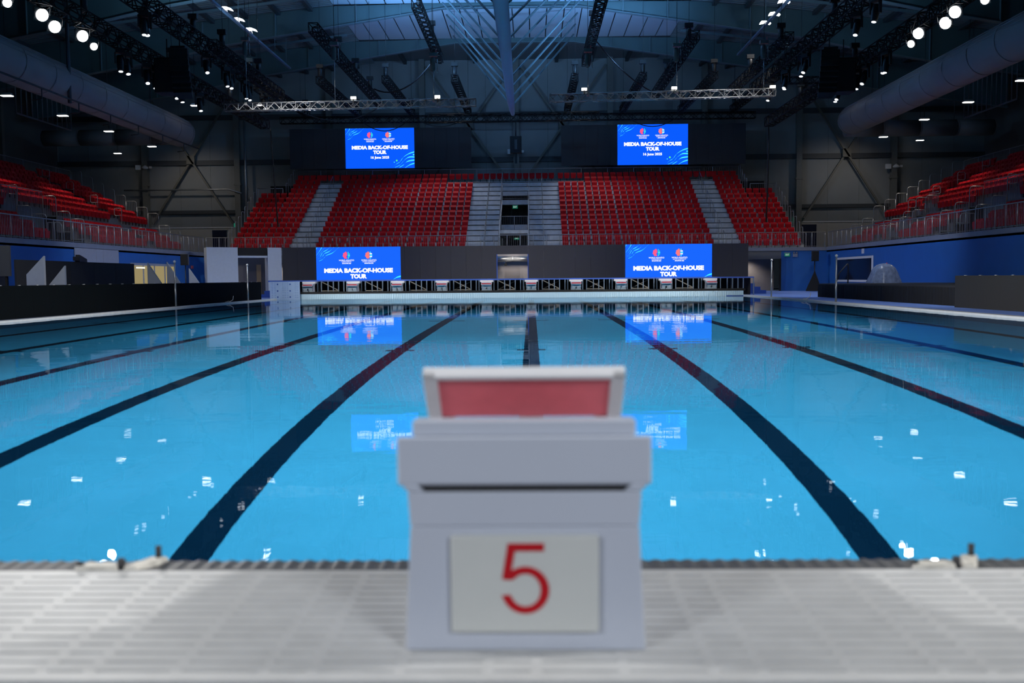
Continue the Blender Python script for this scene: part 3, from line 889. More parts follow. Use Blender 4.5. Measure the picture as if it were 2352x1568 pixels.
def end_seat(u, k, label):
    x = XC + u; y = SY0 + RD * k + 0.3; D = y + 2.84
    SEATS.append(((x, y, tread(k)), 0.0, label, PITCH * 0.34 / (D * D), 'seats of the end stand'))
for k in range(NR):
    row = ordw[k] + ' row'
    for sd, nm in ((-1, 'left'), (1, 'right')):
        for i in range(20):
            if k == 13 and i < 4: continue
            u = sd * (3.4 + PITCH * (i + 0.5) - 0.02 + 0.04 * (i // 4))
            end_seat(u, k, 'red tip-up seat, %s of end stand, %s from gangway stairs, %s side' % (row, nthw(i + 1), nm))
        for i in range(8):
            if i >= 4 and k > 10: continue
            u = sd * (15.85 + PITCH * (i + 0.5) + 0.05 * (i // 4))
            end_seat(u, k, 'red tip-up seat, %s of end stand, %s beyond the outer stairs, %s side' % (row, nthw(i + 1), nm))
        if k == 14:
            for i in range(6):
                end_seat(sd * (0.28 + PITCH * i), k, 'red tip-up seat, top row above the gangway, %s from middle, %s side' % (nthw(i + 1), nm))
            for i in range(4):
                end_seat(sd * (14.15 + PITCH * i), k, 'red tip-up seat, top row above outer stairs, %s along, %s side' % (nthw(i + 1), nm))
# ------------------------------------------------------------------ side stands, side walls of the pool hall
U0, URD, URH, UNR = 22.25, 0.75, 0.42, 11
YE = 62.5
def uz(k): return 3.0 + URH * k + (0.42 if k >= 3 else 0.0)
M_PANELW = mat('white_cladding', (0.32, 0.34, 0.40), 0.5, var=0.03)
M_TIER_SHADED = mat('side_stand_plank_shaded', (0.15, 0.165, 0.19), 0.6, 0.1, var=0.1, scale=3)  # stand plank again, with the side stands' shade put into a darker colour
M_BEIGE = mat('beige_wall', (0.24, 0.21, 0.20), 0.75, var=0.04)
for sd, nm in ((-1, 'left'), (1, 'right')):
    X = lambda u: XC + sd * u
    def B(b, u0, u1, y0, y1, z0, z1):
        a, c = sorted((X(u0), X(u1))); return b.box(a, c, y0, y1, z0, z1)
    struct(B(MB(), 21.5, 21.8, 6, 63.3, -0.1, 2.8).build('wall_' + nm, M_BLUEWALL), 'blue wall below the %s side stand' % nm)
    struct(B(MB(), 18.4, 21.5, 63.0, 63.3, -0.1, 2.8).build('wall_corner_' + nm, M_BLUEWALL), 'blue wall in the far %s corner' % nm)
    struct(B(MB(), 21.44, 21.9, 6, 63.0, 2.8, 3.04).build('trim_%d' % (3 if sd < 0 else 4), M_GREYEDGE), 'grey edge of the %s gallery' % nm)
    struct(B(MB(), 12.5, 21.9, 62.94, 63.6, 2.8, 3.04).build('trim_%d' % (5 if sd < 0 else 6), M_GREYEDGE), 'grey edge of the %s corner gallery' % nm)
    struct(B(MB(), 21.5, 40, 30, 63.6, 2.7, 2.98).build('floor_gallery_' + nm, M_CONC))
    struct(B(MB(), 20.5, 40, 63.6, 80, 2.7, 2.98).build('floor_corner_' + nm, M_CONC))
    struct(B(MB(), 14.5, 18.4, 65.0, 65.1, 0.0, 2.7).build('wall_under_stand_' + nm, M_BEIGE))
    struct(B(MB(), 14.5, 18.4, 63.0, 65.0, 2.25, 2.8).build('ceiling_under_stand_' + nm, mat('soffit_mid', (0.12, 0.125, 0.13), 0.7)))
    struct(MB().box(min(X(12), X(21.5)), max(X(12), X(21.5)), 50, 66, -0.25, 0.04).build('floor_far_' + nm, M_BLUEDECK))
    ss = empty('side_stand', (0, 0, 0)); tag(ss, 'stepped grey grandstand on the %s side of the hall' % nm, 'grandstand')
    for k in range(UNR):
        b = MB(); u = U0 + URD * k
        cuts = [32, 44.4, 48.4, YE] if sd < 0 else [32, 44.4, 48.4, 54.0, 55.4, YE]
        if k > 3: cuts = [32, YE]
        for c0, c1 in zip(cuts[::2], cuts[1::2]):
            B(b, u, u + URD + 0.02, c0, c1, uz(k) - 0.06, uz(k))
            B(b, u, u + 0.03, c0, c1, uz(k) - URH - (0.42 if k == 3 else 0), uz(k) - 0.055)
        b.build('tier', M_TIER_SHADED, ss)
    B(MB(), U0 + 2.6, U0 + URD * UNR, 32, YE - 0.3, 2.98, 3.9).build('substructure', M_BLACKM, ss)
    B(MB(), U0 + URD * UNR - 0.05, U0 + URD * UNR + 0.05, 32, YE, 2.98, uz(10)).build('rear_cladding', M_BLACKM, ss)
    railing('guard_rail', ((X(21.6), 32, FZ), (X(21.6), 63.0, FZ)), 1.06, 'grey guard rail along the front of the %s side stand' % nm, 0.95, 0.13)
    railing('guard_rail', ((X(U0 + URD * UNR), 34, uz(10)), (X(U0 + URD * UNR), YE, uz(10))), 1.1, 'grey guard rail behind the top row of the %s side stand' % nm, 2.0, 0.16)
    # stepped hoops at the far end of the stand
    t = empty('stepped_guard_rail', (0, YE + 0.05, 0)); tag(t, 'stepped row of hoop rails at the far end of the %s side stand' % nm, 'railing', 'stepped guard rails')
    hb = MB()
    for k in range(UNR):
        ua, ub = U0 + URD * k, U0 + URD * (k + 1) - 0.04
        z = uz(k)
        MB().path([(X(ua), 0, z - 0.3), (X(ua), 0, z + 0.92), (X(ua + 0.04), 0, z + 1.03), (X(ua + 0.14), 0, z + 1.08), (X(ub), 0, z + 1.08)], 0.024).build('hoop', M_RAIL, t)
        MB().tube((X(ub), 0, z - 0.1), (X(ub), 0, z + 1.08), 0.022, 6).build('post', M_RAIL, t)
        for j in range(1, 6):
            hb.bar((X(ua + j * 0.118), 0, z - 0.1), (X(ua + j * 0.118), 0, z + 1.06), 0.012)
    o = hb.build('balusters', M_RAIL, t); o['kind'] = 'stuff'
    # stair enclosures cut into the lower rows
    for ei, (ya, yb) in enumerate(((44.4, 48.4), (52.0, 52.0)) if sd < 0 else ((44.4, 48.4), (54.0, 55.4))):
        if ya == yb: continue
        which = 'near' if ei == 0 else 'far'
        t = empty('stair_enclosure', (0, 0, 0)); tag(t, '%s railed stair opening in the lower rows of the %s side stand' % (which, nm), 'stairway', 'stair openings in the side stands')
        for yy in (ya, yb):
            for k in range(0, 4):
                ua, ub = U0 + URD * k, U0 + URD * (k + 1) - 0.05
                z = uz(k)
                MB().path([(X(ua), yy, z - 0.2), (X(ua), yy, z + 0.9), (X(ua + 0.05), yy, z + 1.02), (X(ua + 0.15), yy, z + 1.06), (X(ub), yy, z + 1.06), (X(ub), yy, z)], 0.024).build('hoop', M_RAIL, t)
                hb = MB()
                for j in range(1, 6):
                    hb.bar((X(ua + j * 0.118), yy, z - 0.1), (X(ua + j * 0.118), yy, z + 1.05), 0.012)
                o = hb.build('balusters', M_RAIL, t); o['kind'] = 'stuff'
        hb = MB(); ub = U0 + URD * 4
        n = max(6, round((yb - ya) / 0.12))
        for j in range(n + 1):
            yj = ya + (yb - ya) * j / n
            hb.bar((X(ub), yj, uz(3)), (X(ub), yj, uz(3) + 1.3), 0.012)
        o = hb.build('balusters', M_RAIL, t); o['kind'] = 'stuff'
        MB().tube((X(ub), ya, uz(3) + 1.3), (X(ub), yb, uz(3) + 1.3), 0.024, 6).build('top_rail', M_RAIL, t)
        B(MB(), ub - 0.03, ub + 0.03, ya, yb, 2.98, uz(3) + 0.1).build('back_panel', M_TIER_SHADED, t)
    # aisle hand hoops
    for ay in (57.0, 46.2):
        t = empty('aisle_handrail', (0, 0, 0)); tag(t, 'row of steel hand hoops on the %s aisle of the %s side stand' % ('farther' if ay > 50 else 'nearer', nm), 'handrail', 'aisle handrails')
        for k in range(1 if ay > 50 else 4, UNR, 2):
            u = U0 + URD * k + 0.15
            MB().path([(X(u), ay, uz(k)), (X(u), ay, uz(k) + 0.95), (X(u + 0.06), ay, uz(k) + 1.03), (X(u + 0.4), ay, uz(k) + 1.03), (X(u + 0.46), ay, uz(k) + 0.95), (X(u + 0.46), ay, uz(k) + 0.62), (X(u + 0.38), ay, uz(k) + 0.56), (X(u), ay, uz(k) + 0.56)], 0.02).build('hoop', M_RAIL, t)
    for k in range(UNR):
        y = YE - 0.35
        n = 0
        while y > 32.5:
            y -= 0.52
            n += 1
            if 56.4 < y < 57.7: continue
            if k < 4 and 44.2 < y < 48.8: continue
            if k >= 4 and 45.6 < y < 46.8: continue
            if sd > 0 and k < 4 and 53.8 < y < 55.7: continue
            u = U0 + URD * k + 0.22
            px = 1218 + X(u) * 2178 / (y + 2.84)
            if px < -40 or px > 2392: continue
            D = y + 2.84
            SEATS.append(((X(u), y, uz(k)), sd * -math.pi / 2, 'red tip-up seat, %s side stand, %s row up, %s from far end' % (nm, ordw[k], nthw(n)),
                          0.52 * abs(X(u)) * 0.36 / D ** 3, 'seats of the side stands'))
# ------------------------------------------------------------------ seats: the largest in view one by one, the rest as one mass
SEATS.sort(key=lambda s: -s[3])
for i, (loc, rz, label, sc_, grp) in enumerate(SEATS[:300]):
    o = bpy.data.objects.new('stadium_seat', me_back); COL.objects.link(o)
    o.location = loc; o.rotation_euler = (0, 0, rz)
    tag(o, label, 'seat', grp)
    for nm_, me in (('seat_pan', me_pan), ('bracket', me_brk)):
        c = bpy.data.objects.new(nm_, me); COL.objects.link(c); c.parent = o
rest = MB(); restb = MB()
for (loc, rz, label, sc_, grp) in SEATS[300:]:
    cs, sn = math.cos(rz), math.sin(rz)
    T = lambda v: (loc[0] + cs * v[0] - sn * v[1], loc[1] + sn * v[0] + cs * v[1], loc[2] + v[2])
    for src in (SB, SPN):
        rest.add([T(v) for v in src.v], src.f)
    restb.add([T(v) for v in SBK.v], SBK.f)
mass = empty('stadium_seats'); tag(mass, 'rows of red tip-up seats filling the rest of the stands', 'seats', None, 'stuff')
def raw(mb, name, m, parent):
    me = mb.mesh(name, False); me.materials.append(m)
    o = bpy.data.objects.new(name, me); COL.objects.link(o); o.parent = parent; o['kind'] = 'stuff'
    return o
raw(rest, 'seat_shells', M_SEAT, mass); raw(restb, 'seat_brackets', M_BLACK, mass)
# ------------------------------------------------------------------ things on the decks
# white portal left of the LED wall
po = empty('white_portal', (-16.68, 60.5, 0.05), R(27)); tag(po, 'white portal frame with dark header beside the lower LED wall', 'portal')
M_PORT = mat('portal_white', (0.50, 0.57, 0.67), 0.5, var=0.03)
MB().box(-4.81, -2.85, 0, 1.2, 0, 3.2).build('wide_panel', M_PORT, po)
MB().box(-0.91, 0.0, 0, 1.0, 0, 3.2).build('jamb', M_PORT, po)
MB().box(-2.85, -0.91, 0.1, 0.5, 2.66, 3.18).build('header', M_BLACKM, po)
MB().box(-2.85, -0.91, 0.06, 0.5, 2.53, 2.66).build('lintel', M_PORT, po)
MB().box(-2.85, -0.4, 2.0, 2.05, 0, 2.7).build('inner_wall', mat('portal_inner', (0.12, 0.115, 0.13), 0.7), po)
MB().box(-1.3, -1.0, 1.9, 1.98, 0, 2.1).build('tan_door', mat('tan_door', (0.40, 0.28, 0.16), 0.6), po)
# right end of the wall under the stand: dark gap
bgp = tag(MB().box(17.05, 17.18, 62.9, 63.0, 0.05, 2.2).build('door_gap', M_BLACKM), 'narrow black door edge beside the blue corner wall', 'door edge')
# false start posts on the coping
for i, (x, y, h, lb) in enumerate(((11.9, 44.5, 1.78, 'thin steel post with white ball on right coping, farther of the two'), (11.9, 34.5, 1.76, 'thin steel post with white ball on right coping, nearer of the two'),
                                   (-14.35, 35.2, 1.78, 'thin steel post with white ball on left coping, nearer of the two'), (-14.35, 45.0, 1.78, 'thin steel post with white ball on left coping, farther of the two'))):
    t = empty('rope_post', (x, y, ZDK)); tag(t, lb, 'post', 'rope posts on the coping')
    MB().tube((0, 0, 0), (0, 0, h), 0.035, 8).build('pole', M_STEEL, t)
    MB().tube((0, 0, 0), (0, 0, 0.9), 0.04, 8).build('sleeve', M_STEEL, t)
    MB().lathe([(0.002, -0.06), (0.045, -0.04), (0.06, 0.0), (0.045, 0.04), (0.002, 0.06)], (0, 0, h + 0.03), 10).build('ball', M_WHITE, t)
# white ropes tied on the coping
for x, y, lb in ((11.85, 38.2, 'white rope tied in a cross on the right coping'), (-14.3, 42.0, 'white rope tied in a cross on the left coping')):
    t = empty('tied_rope', (x, y, ZDK)); tag(t, lb, 'rope', 'ropes tied on the coping')
    MB().path([(-0.25, 0.0, 0.01), (-0.1, 0.02, 0.05), (0.0, 0.0, 0.04), (0.12, 0, 0.12), (0.15, 0, 0.3)], 0.015).build('strand', M_WHITE, t)
    MB().path([(0.0, 0.0, 0.04), (0.03, 0.05, 0.08), (-0.08, 0.0, -0.02), (-0.12, -0.05, -0.03)], 0.015).build('strand', M_WHITE, t)
# stage on the right deck
stg = empty('stage', (0, 0, 0.05)); tag(stg, 'low black stage with pleated skirt on the right deck', 'stage')
MB().box(14.0, 19.6, 27.2, 43.7, 0.55, 0.65).build('stage_top', mat('stage_top', (0.035, 0.034, 0.034), 0.6, var=0.1), stg)
def pleats(x0, y0, x1, y1, z0, z1, amp, n):
    b = MB(); vs = []; L = math.hypot(x1 - x0, y1 - y0); nx, ny = -(y1 - y0) / L, (x1 - x0) / L
    for i in range(n + 1):
        t = i / n
        a = amp * (math.sin(i * 1.57) + 0.5 * random.uniform(-1, 1))
        for z, f in ((z0, 1.3), (z1, 0.4)):
            vs.append((x0 + (x1 - x0) * t + nx * a * f, y0 + (y1 - y0) * t + ny * a * f, z))
    b.add(vs, [(2 * i, 2 * i + 2, 2 * i + 3, 2 * i + 1) for i in range(n)], True)
    return b
pleats(13.95, 27.2, 13.95, 43.7, 0.0, 0.6, 0.035, 260).build('skirt', M_BLACKM, stg)
pleats(13.95, 43.7, 19.6, 43.7, 0.0, 0.6, 0.035, 80).build('skirt', M_BLACKM, stg)
# plastic covered equipment on the stage
cv = empty('covered_equipment', (16.9, 43.0, 0.70)); tag(cv, 'rounded equipment under a translucent bluish plastic sheet on the stage', 'covered equipment')
b = MB(); n = 40; prof = [(0.80, 0.0), (0.76, 0.12), (0.68, 0.32), (0.6, 0.55), (0.5, 0.74), (0.36, 0.85), (0.2, 0.90), (0.01, 0.92)]
vs = []
for j, (r_, h_) in enumerate(prof):
    for i in range(n):
        a = 2 * math.pi * i / n
        fold = 1 + (0.06 * math.sin(9 * a) + 0.04 * math.sin(17 * a + 1)) * (1 - h_ / 0.95)
        vs.append((r_ * fold * math.cos(a), 0.75 * r_ * fold * math.sin(a), h_ + 0.02 * math.sin(5 * a) * (h_ > 0.5)))
b.add(vs, [(j * n + i, j * n + (i + 1) % n, (j + 1) * n + (i + 1) % n, (j + 1) * n + i) for j in range(len(prof) - 1) for i in range(n)], True)
b.build('plastic_sheet', mat('plastic_sheet', (0.17, 0.22, 0.37), 0.25, var=0.25, scale=7, bump=0.6, bscale=14), cv)
MB().lathe([(0.03, 0), (0.03, 0.05), (0.005, 0.06)], (0.1, 0, 0.91), 8).build('red_knob', M_RED2, cv)
# stage handrails
for (x, y, lb, s_) in ((15.2, 43.4, 'black handrail at the far end of the stage', 1.0), (14.7, 25.4, 'black bent handrail behind the right LED board', 1.0)):
    t = empty('stage_handrail', (x, y, 0.05)); tag(t, lb, 'handrail', 'stage handrails')
    z0 = 0.62 if y > 40 else 0.0
    MB().path([(-0.5, 0, z0), (-0.3, 0, z0 + 0.55), (0.05, 0, z0 + 0.95), (0.08, 0, z0 + 0.95), (0.1, 0, z0 + 0.85), (0.1, 0, z0)], 0.03).build('rail', M_BLACK, t) if y > 40 else \
        MB().path([(0.5, 0, 0.9), (0.35, 0, 1.25), (0.0, 0, 1.65), (-0.08, 0, 1.66), (-0.14, 0, 1.58), (-0.14, 0, 1.25), (0.0, 0, 1.05), (0.05, 0, 0.0)], 0.04).build('rail', M_BLACK, t)
# loudspeakers on poles
def pa(loc, label, skirt):
    t = empty('loudspeaker_on_pole', loc); tag(t, label, 'loudspeaker', 'loudspeakers on poles')
    b = MB(); b.prism([(-0.22, 0.0), (0.22, 0.0), (0.22, -0.0), (0.22, 0.02)], 'y', 0, 0.01) if False else None
    MB().hexa([(-0.24, 0, 2.0), (0.24, 0, 2.0), (0.18, 0.36, 2.0), (-0.18, 0.36, 2.0)], [(-0.24, 0, 2.68), (0.24, 0, 2.68), (0.18, 0.36, 2.68), (-0.18, 0.36, 2.68)]).build('cabinet', M_BLACK, t, 0.02)
    MB().box(-0.2, 0.2, -0.012, 0.0, 2.04, 2.64).build('grille', M_BLACKM, t)
    MB().tube((0, 0.18, 0.0), (0, 0.18, 2.0), 0.03, 8).build('pole', M_BLACK, t)
    if skirt:
        MB().add([(-0.62, 0.0, 0.0), (0.42, -0.15, 0.0), (0.5, 0.4, 0.0), (-0.5, 0.5, 0.0), (0, 0.14, 1.35), (0.02, 0.14, 1.35), (0.02, 0.2, 1.35), (0, 0.2, 1.35)],
                 [(0, 1, 5, 4), (1, 2, 6, 5), (2, 3, 7, 6), (3, 0, 4, 7)]).build('scrim', M_BLACKM, t)
    else:
        for a in (0, 2.1, 4.2):
            MB().tube((0, 0.18, 0.75), (0.5 * math.cos(a), 0.18 + 0.5 * math.sin(a), 0), 0.015, 6).build('leg', M_BLACK, t)
pa((19.1, 61.5, 0.05), 'black loudspeaker on a draped pole in the right corner', True)
pa((-21.3, 55.2, 0.05), 'black loudspeaker on a tripod pole beside the left blue wall', False)
exit_sign((17.6, 62.93, 2.52), 0, 'green exit sign on the right blue corner wall', 0.9)
el = empty('emergency_light', (18.15, 62.93, 2.5)); tag(el, 'grey twin head emergency light beside the corner exit sign', 'emergency light')
MB().box(-0.15, 0.15, 0, 0.07, -0.12, 0.1).build('case', M_GREYEDGE, el)
for sx in (-0.09, 0.09):
    MB().lathe([(0.03, -0.03), (0.06, 0.03), (0.02, 0.05)], (sx, 0.0, 0.16), 8, 'y').build('lamp_head', M_GREYEDGE, el)
# windows in the side walls
wn = empty('window_1', (XC + 21.48, 54.0, 0)); struct(wn, 'dark window with white frame in the right blue wall')
M_DGL = mat('dark_glass', (0.006, 0.01, 0.03), 0.1)
MB().box(-0.03, 0.0, 0.15, 6.65, 0.8, 2.1).build('pane', M_DGL, wn)
for (y0, y1, z0, z1) in ((0, 6.8, 2.1, 2.24), (0, 6.8, 0.66, 0.8), (0, 0.15, 0.8, 2.1), (6.65, 6.8, 0.8, 2.1)):
    MB().box(-0.06, 0.0, y0, y1, z0, z1).build('frame', M_WHITE, wn)
wn2 = empty('window_2', (XC - 21.48, 50.6, 0)); struct(wn2, 'warm lit window in the left blue wall')
for i in range(4):
    MB().box(0.0, 0.03, 0.1 + i * 1.62, 1.6 + i * 1.62, 0.3, 2.0).build('pane', emis('warm_window', srgb(172, 156, 112), 0.75), wn2)
for y0 in (0, 1.62, 3.24, 4.86, 6.48):
    MB().box(0.0, 0.06, y0 - 0.02, y0 + 0.1, 0.2, 2.0).build('mullion', M_PANELW, wn2)
MB().box(0.0, 0.06, -0.02, 6.58, 2.0, 2.14).build('head', M_PANELW, wn2)
wl = empty('ceiling_strip_light', (XC - 21.40, 51.2, 1.88)); tag(wl, 'short strip light behind the left window pane', 'strip light')
MB().box(-0.02, 0.01, 0, 1.2, -0.05, 0.03).build('tube', emis('warm_tube', (1.0, 0.9, 0.65), 1.4), wl)
MB().box(-0.03, -0.015, -0.05, 1.25, -0.07, 0.06).build('fitting', M_PANELW, wl)
wp = empty('white_wall_panel', (XC - 21.47, 44.0, 0)); tag(wp, 'white cladding panels on the left blue wall above the black screen', 'wall panel')
for y0, y1 in ((0, 2.3), (2.3, 3.1), (3.1, 5.0)):
    MB().box(0.0, 0.04, y0 + 0.01, y1 - 0.01, 1.2, 2.78).build('cladding_panel', M_PANELW, wp)
sp_ = tag(MB().box(-0.04, 0.0, 0, 0.35, 0, 0.3).build('wall_box', M_WHITE), 'small white box on the right blue wall above the window', 'wall box')
sp_.location = (XC + 21.49, 55.6, 2.4)
fa = tag(MB().box(0, 0.06, 0, 0.3, 0, 0.2).build('fire_alarm', M_RED), 'small red alarm box on the left blue wall', 'alarm box'); fa.location = (XC - 21.49, 60.2, 1.9)
# black screen, white fins and monitor on the left deck
bs = empty('black_screen', (-18.0, 30.0, 0.05)); tag(bs, 'long black fabric screen standing behind the left LED board', 'screen')
for i in range(5):
    MB().box(-0.03, 0.03, i * 1.98 + 0.004, i * 1.98 + 1.976, 0, 1.83).build('fabric_panel', M_BLACKM, bs)
M_FIN = mat('fin_white', (0.36, 0.38, 0.41), 0.5, var=0.03)
fins = [(-16.62, 29.3, 1.98, 0.62, -1, 0.55), (-17.0, 31.5, 1.68, 0.60, -1, 0.0), (-17.3, 39.7, 1.94, 0.62, 1, 0.0), (-17.3, 42.0, 2.0, 0.62, 1, 0.0), (-17.3, 44.9, 1.72, 0.5, 1, 0.0)]
flab = ['tall white fin with sloping edge near the monitor', 'short white fin with sloping edge before the black screen', 'white fin sloping towards the pool before the lit window, first of two', 'white fin sloping towards the pool before the lit window, second of two', 'smallest white fin below the left pole loudspeaker']
for (x, y, h, wd, s_, cut), lb in zip(fins, flab):
    pl = [(x, 0.05), (x, h), (x - 0.08 * -s_ if False else x, h), (x + s_ * wd, 0.9 if not cut else 1.2), (x + s_ * wd, 0.05)]
    pl = [(x, 0.05), (x, h), (x + s_ * wd, 0.98 if not cut else 1.35), (x + s_ * wd, 0.05)]
    f_ = tag(MB().prism(pl, 'y', y, y + 0.12).build('white_fin', M_FIN, None, 0.006), lb, 'fin panel', 'white fins behind the left LED board')
mo = empty('display_monitor', (-18.6, 29.6, 0.05)); tag(mo, 'dark display monitor on a stand at the left edge of the view', 'monitor')
MB().hexa([(-0.55, 0, 1.25), (0.5, 0.25, 1.25), (0.5, 0.35, 1.25), (-0.55, 0.12, 1.25)], [(-0.55, 0, 2.32), (0.5, 0.25, 2.32), (0.5, 0.35, 2.32), (-0.55, 0.12, 2.32)]).build('display', mat('monitor_grey', (0.05, 0.05, 0.05), 0.5), mo)
MB().box(-0.12, 0.35, 0.2, 0.4, 0, 1.25).build('stand', M_BLACK, mo)
fl = empty('floor_spotlight', (-18.0, 34.9, 1.88)); tag(fl, 'black stage spotlight lying on top of the black screen', 'spotlight')
MB().hexa([(-0.1, -0.32, 0.0), (0.1, -0.32, 0.0), (0.12, 0.28, 0.0), (-0.12, 0.28, 0.0)], [(-0.08, -0.28, 0.28), (0.08, -0.28, 0.28), (0.1, 0.3, 0.12), (-0.1, 0.3, 0.12)]).build('body', M_BLACK, fl)
MB().box(-0.14, 0.14, -0.4, -0.25, 0.05, 0.2).build('rear_cap', M_BLACK, fl)
# ------------------------------------------------------------------ hall shell: end wall, side walls, roof
WY = 80.0
M_HALLW = mat('hall_wall_panel', (0.26, 0.265, 0.265), 0.75, var=0.05, scale=0.6)
M_HALLL = mat('hall_wall_lower', (0.52, 0.49, 0.45), 0.7, var=0.03, scale=0.6)
M_GIRT = mat('dark_girt', (0.055, 0.06, 0.068), 0.6)
M_COLM = mat('column_paint', (0.17, 0.165, 0.15), 0.55, var=0.06)
M_BRACE = mat('brace_paint', (0.15, 0.14, 0.12), 0.55)
ew = empty('wall_end', (XC, WY, 0)); struct(ew, 'tall panelled end wall of the hall')
us = [-40 + 2.67 * i for i in range(31)]
wpn = None
for u in us[:-1]:
    for (z0, z1, m) in ((5.72, 11.35, M_HALLW), (11.35, 15.2, M_HALLW), (15.2, 20.4, M_HALLW), (0.0, 5.70, M_HALLL)):
        MB().box(u + 0.008, u + 2.67 - 0.008, 0.0, 0.12, z0, z1).build('wall_panel', m, ew)
MB().box(-40, 40, 0.02, 0.3, -0.1, 20.5).build('wall_backing', M_BLACKM, ew)
for z, h in ((15.15, 0.42), (11.3, 0.42), (7.05, 0.3)):
    MB().box(-40, 40, -0.22, 0.0, z - h / 2, z + h / 2).build('girt', M_GIRT, ew)
MB().box(-40, 40, -0.05, 0.0, 5.66, 5.76).build('ledge_trim', M_WHITE, ew)
for i in range(-5, 6):
    u = i * 8.05
    t = empty('wall_column', (XC + u, WY - 0.3, 0)); struct(t)
    b = MB(); b.box(-0.24, 0.24, -0.3, -0.26, 2.9, 19.8); b.box(-0.24, 0.24, 0.1, 0.14, 2.9, 19.8); b.box(-0.03, 0.03, -0.26, 0.1, 2.9, 19.8)
    b.build('column_shaft', M_COLM, t)
    MB().box(-0.3, 0.3, -0.34, 0.14, 9.3, 9.45).build('splice_plate', M_COLM, t)
def xbrace(u0, u1, z0, z1, label):
    t = empty('cross_brace', (XC, WY - 0.42, 0)); tag(t, label, 'brace', 'cross braces on the end wall')
    MB().bar((u0, 0, z0), (u1, 0, z1), 0.2, 0.16).build('brace_member', M_BRACE, t)
    MB().bar((u0, -0.15, z1), (u1, -0.15, z0), 0.2, 0.16).build('brace_member', M_BRACE, t)
    um, zm = (u0 + u1) / 2, (z0 + z1) / 2
    MB().box(um - 0.35, um + 0.35, -0.25, 0.1, zm - 0.35, zm + 0.35).build('gusset', M_BRACE, t)
xbrace(-31.7, -24.6, 6.0, 17.0, 'dark steel cross brace on the left part of the end wall')
xbrace(24.6, 31.7, 6.0, 17.0, 'dark steel cross brace on the right part of the end wall')
xbrace(-7.7, -0.35, 9.0, 19.2, 'dark steel cross brace left of the ridge beam on the end wall')
xbrace(0.35, 7.7, 9.0, 19.2, 'dark steel cross brace right of the ridge beam on the end wall')
# doors, exit signs and cameras on the end wall
for (u, nm, n) in ((25.2, 'right', 1), (-26.0, 'left', 2)):
    d = empty('door_%d' % n, (XC + u, WY - 0.02, 2.98)); struct(d, 'dark blue double door at the %s of the end wall' % nm)
    MB().box(-0.62, 0.62, -0.06, 0.0, 0, 2.5).build('door_leaf', mat('navy_door', (0.012, 0.018, 0.05), 0.45), d)
    MB().box(-0.7, 0.7, -0.08, 0.0, 2.5, 2.6).build('door_frame', M_HALLL, d)
    exit_sign((XC + u - (1.1 if u > 0 else -1.6), WY - 0.12, 5.9), 0, 'green exit sign above the %s door of the end wall' % nm, 1.5)
for (u, z, nm) in ((-32.2, 10.9, 'left'), (32.2, 10.3, 'right'), (0.0, 11.9, 'middle')):
    t = empty('wall_siren', (XC + u, WY - 0.7, z)); tag(t, 'white siren and camera cluster on the %s column of the end wall' % nm, 'siren', 'sirens on the end wall')
    MB().box(-0.75, -0.3, 0.0, 0.2, -0.2, 0.2).build('box', M_WHITE, t)
    MB().lathe([(0.05, 0.2), (0.28, 0.0), (0.26, -0.1), (0.05, -0.16)], (0.1, 0, 0), 12).build('horn', M_WHITE, t)
    MB().box(0.45, 0.65, 0.0, 0.15, -0.08, 0.1).build('camera', M_WHITE, t)
# white pipe along the left part of the end wall
tp = tag(MB().path([(XC - 34, WY - 0.7, 8.95), (XC - 25.0, WY - 0.7, 8.95), (XC - 24.4, WY - 0.7, 8.8), (XC - 23.8, WY - 0.7, 8.6)], 0.07, 8).build('sprinkler_pipe', M_STEEL), 'pale horizontal pipe across the left part of the end wall', 'pipe')
dp = tag(MB().tube((XC - 23.4, WY - 0.6, 3), (XC - 23.4, WY - 0.6, 16.5), 0.09, 8).build('drain_pipe', M_STEEL), 'grey vertical pipe beside the left wall column', 'pipe')
for sd, nm in ((-1, 'left'), (1, 'right')):
    x = XC + sd * 40
    sw = empty('wall_side_' + nm, (x, 0, 0)); struct(sw)
    MB().box(min(0, sd * 0.3), max(0, sd * 0.3), -12, WY, -0.2, 18).build('wall_sheet', mat('side_wall_dark', (0.14, 0.14, 0.14), 0.8), sw)
    for yy in range(26, 80, 9):
        MB().box(-0.25, 0.25, yy - 0.2, yy + 0.2, 0, 16).build('wall_post', M_COLM, sw)
struct(MB().box(XC - 40, XC + 40, -12.2, -12, -0.2, 20.4).build('wall_near', mat('side_wall_dark', (0.14, 0.14, 0.14), 0.8)))
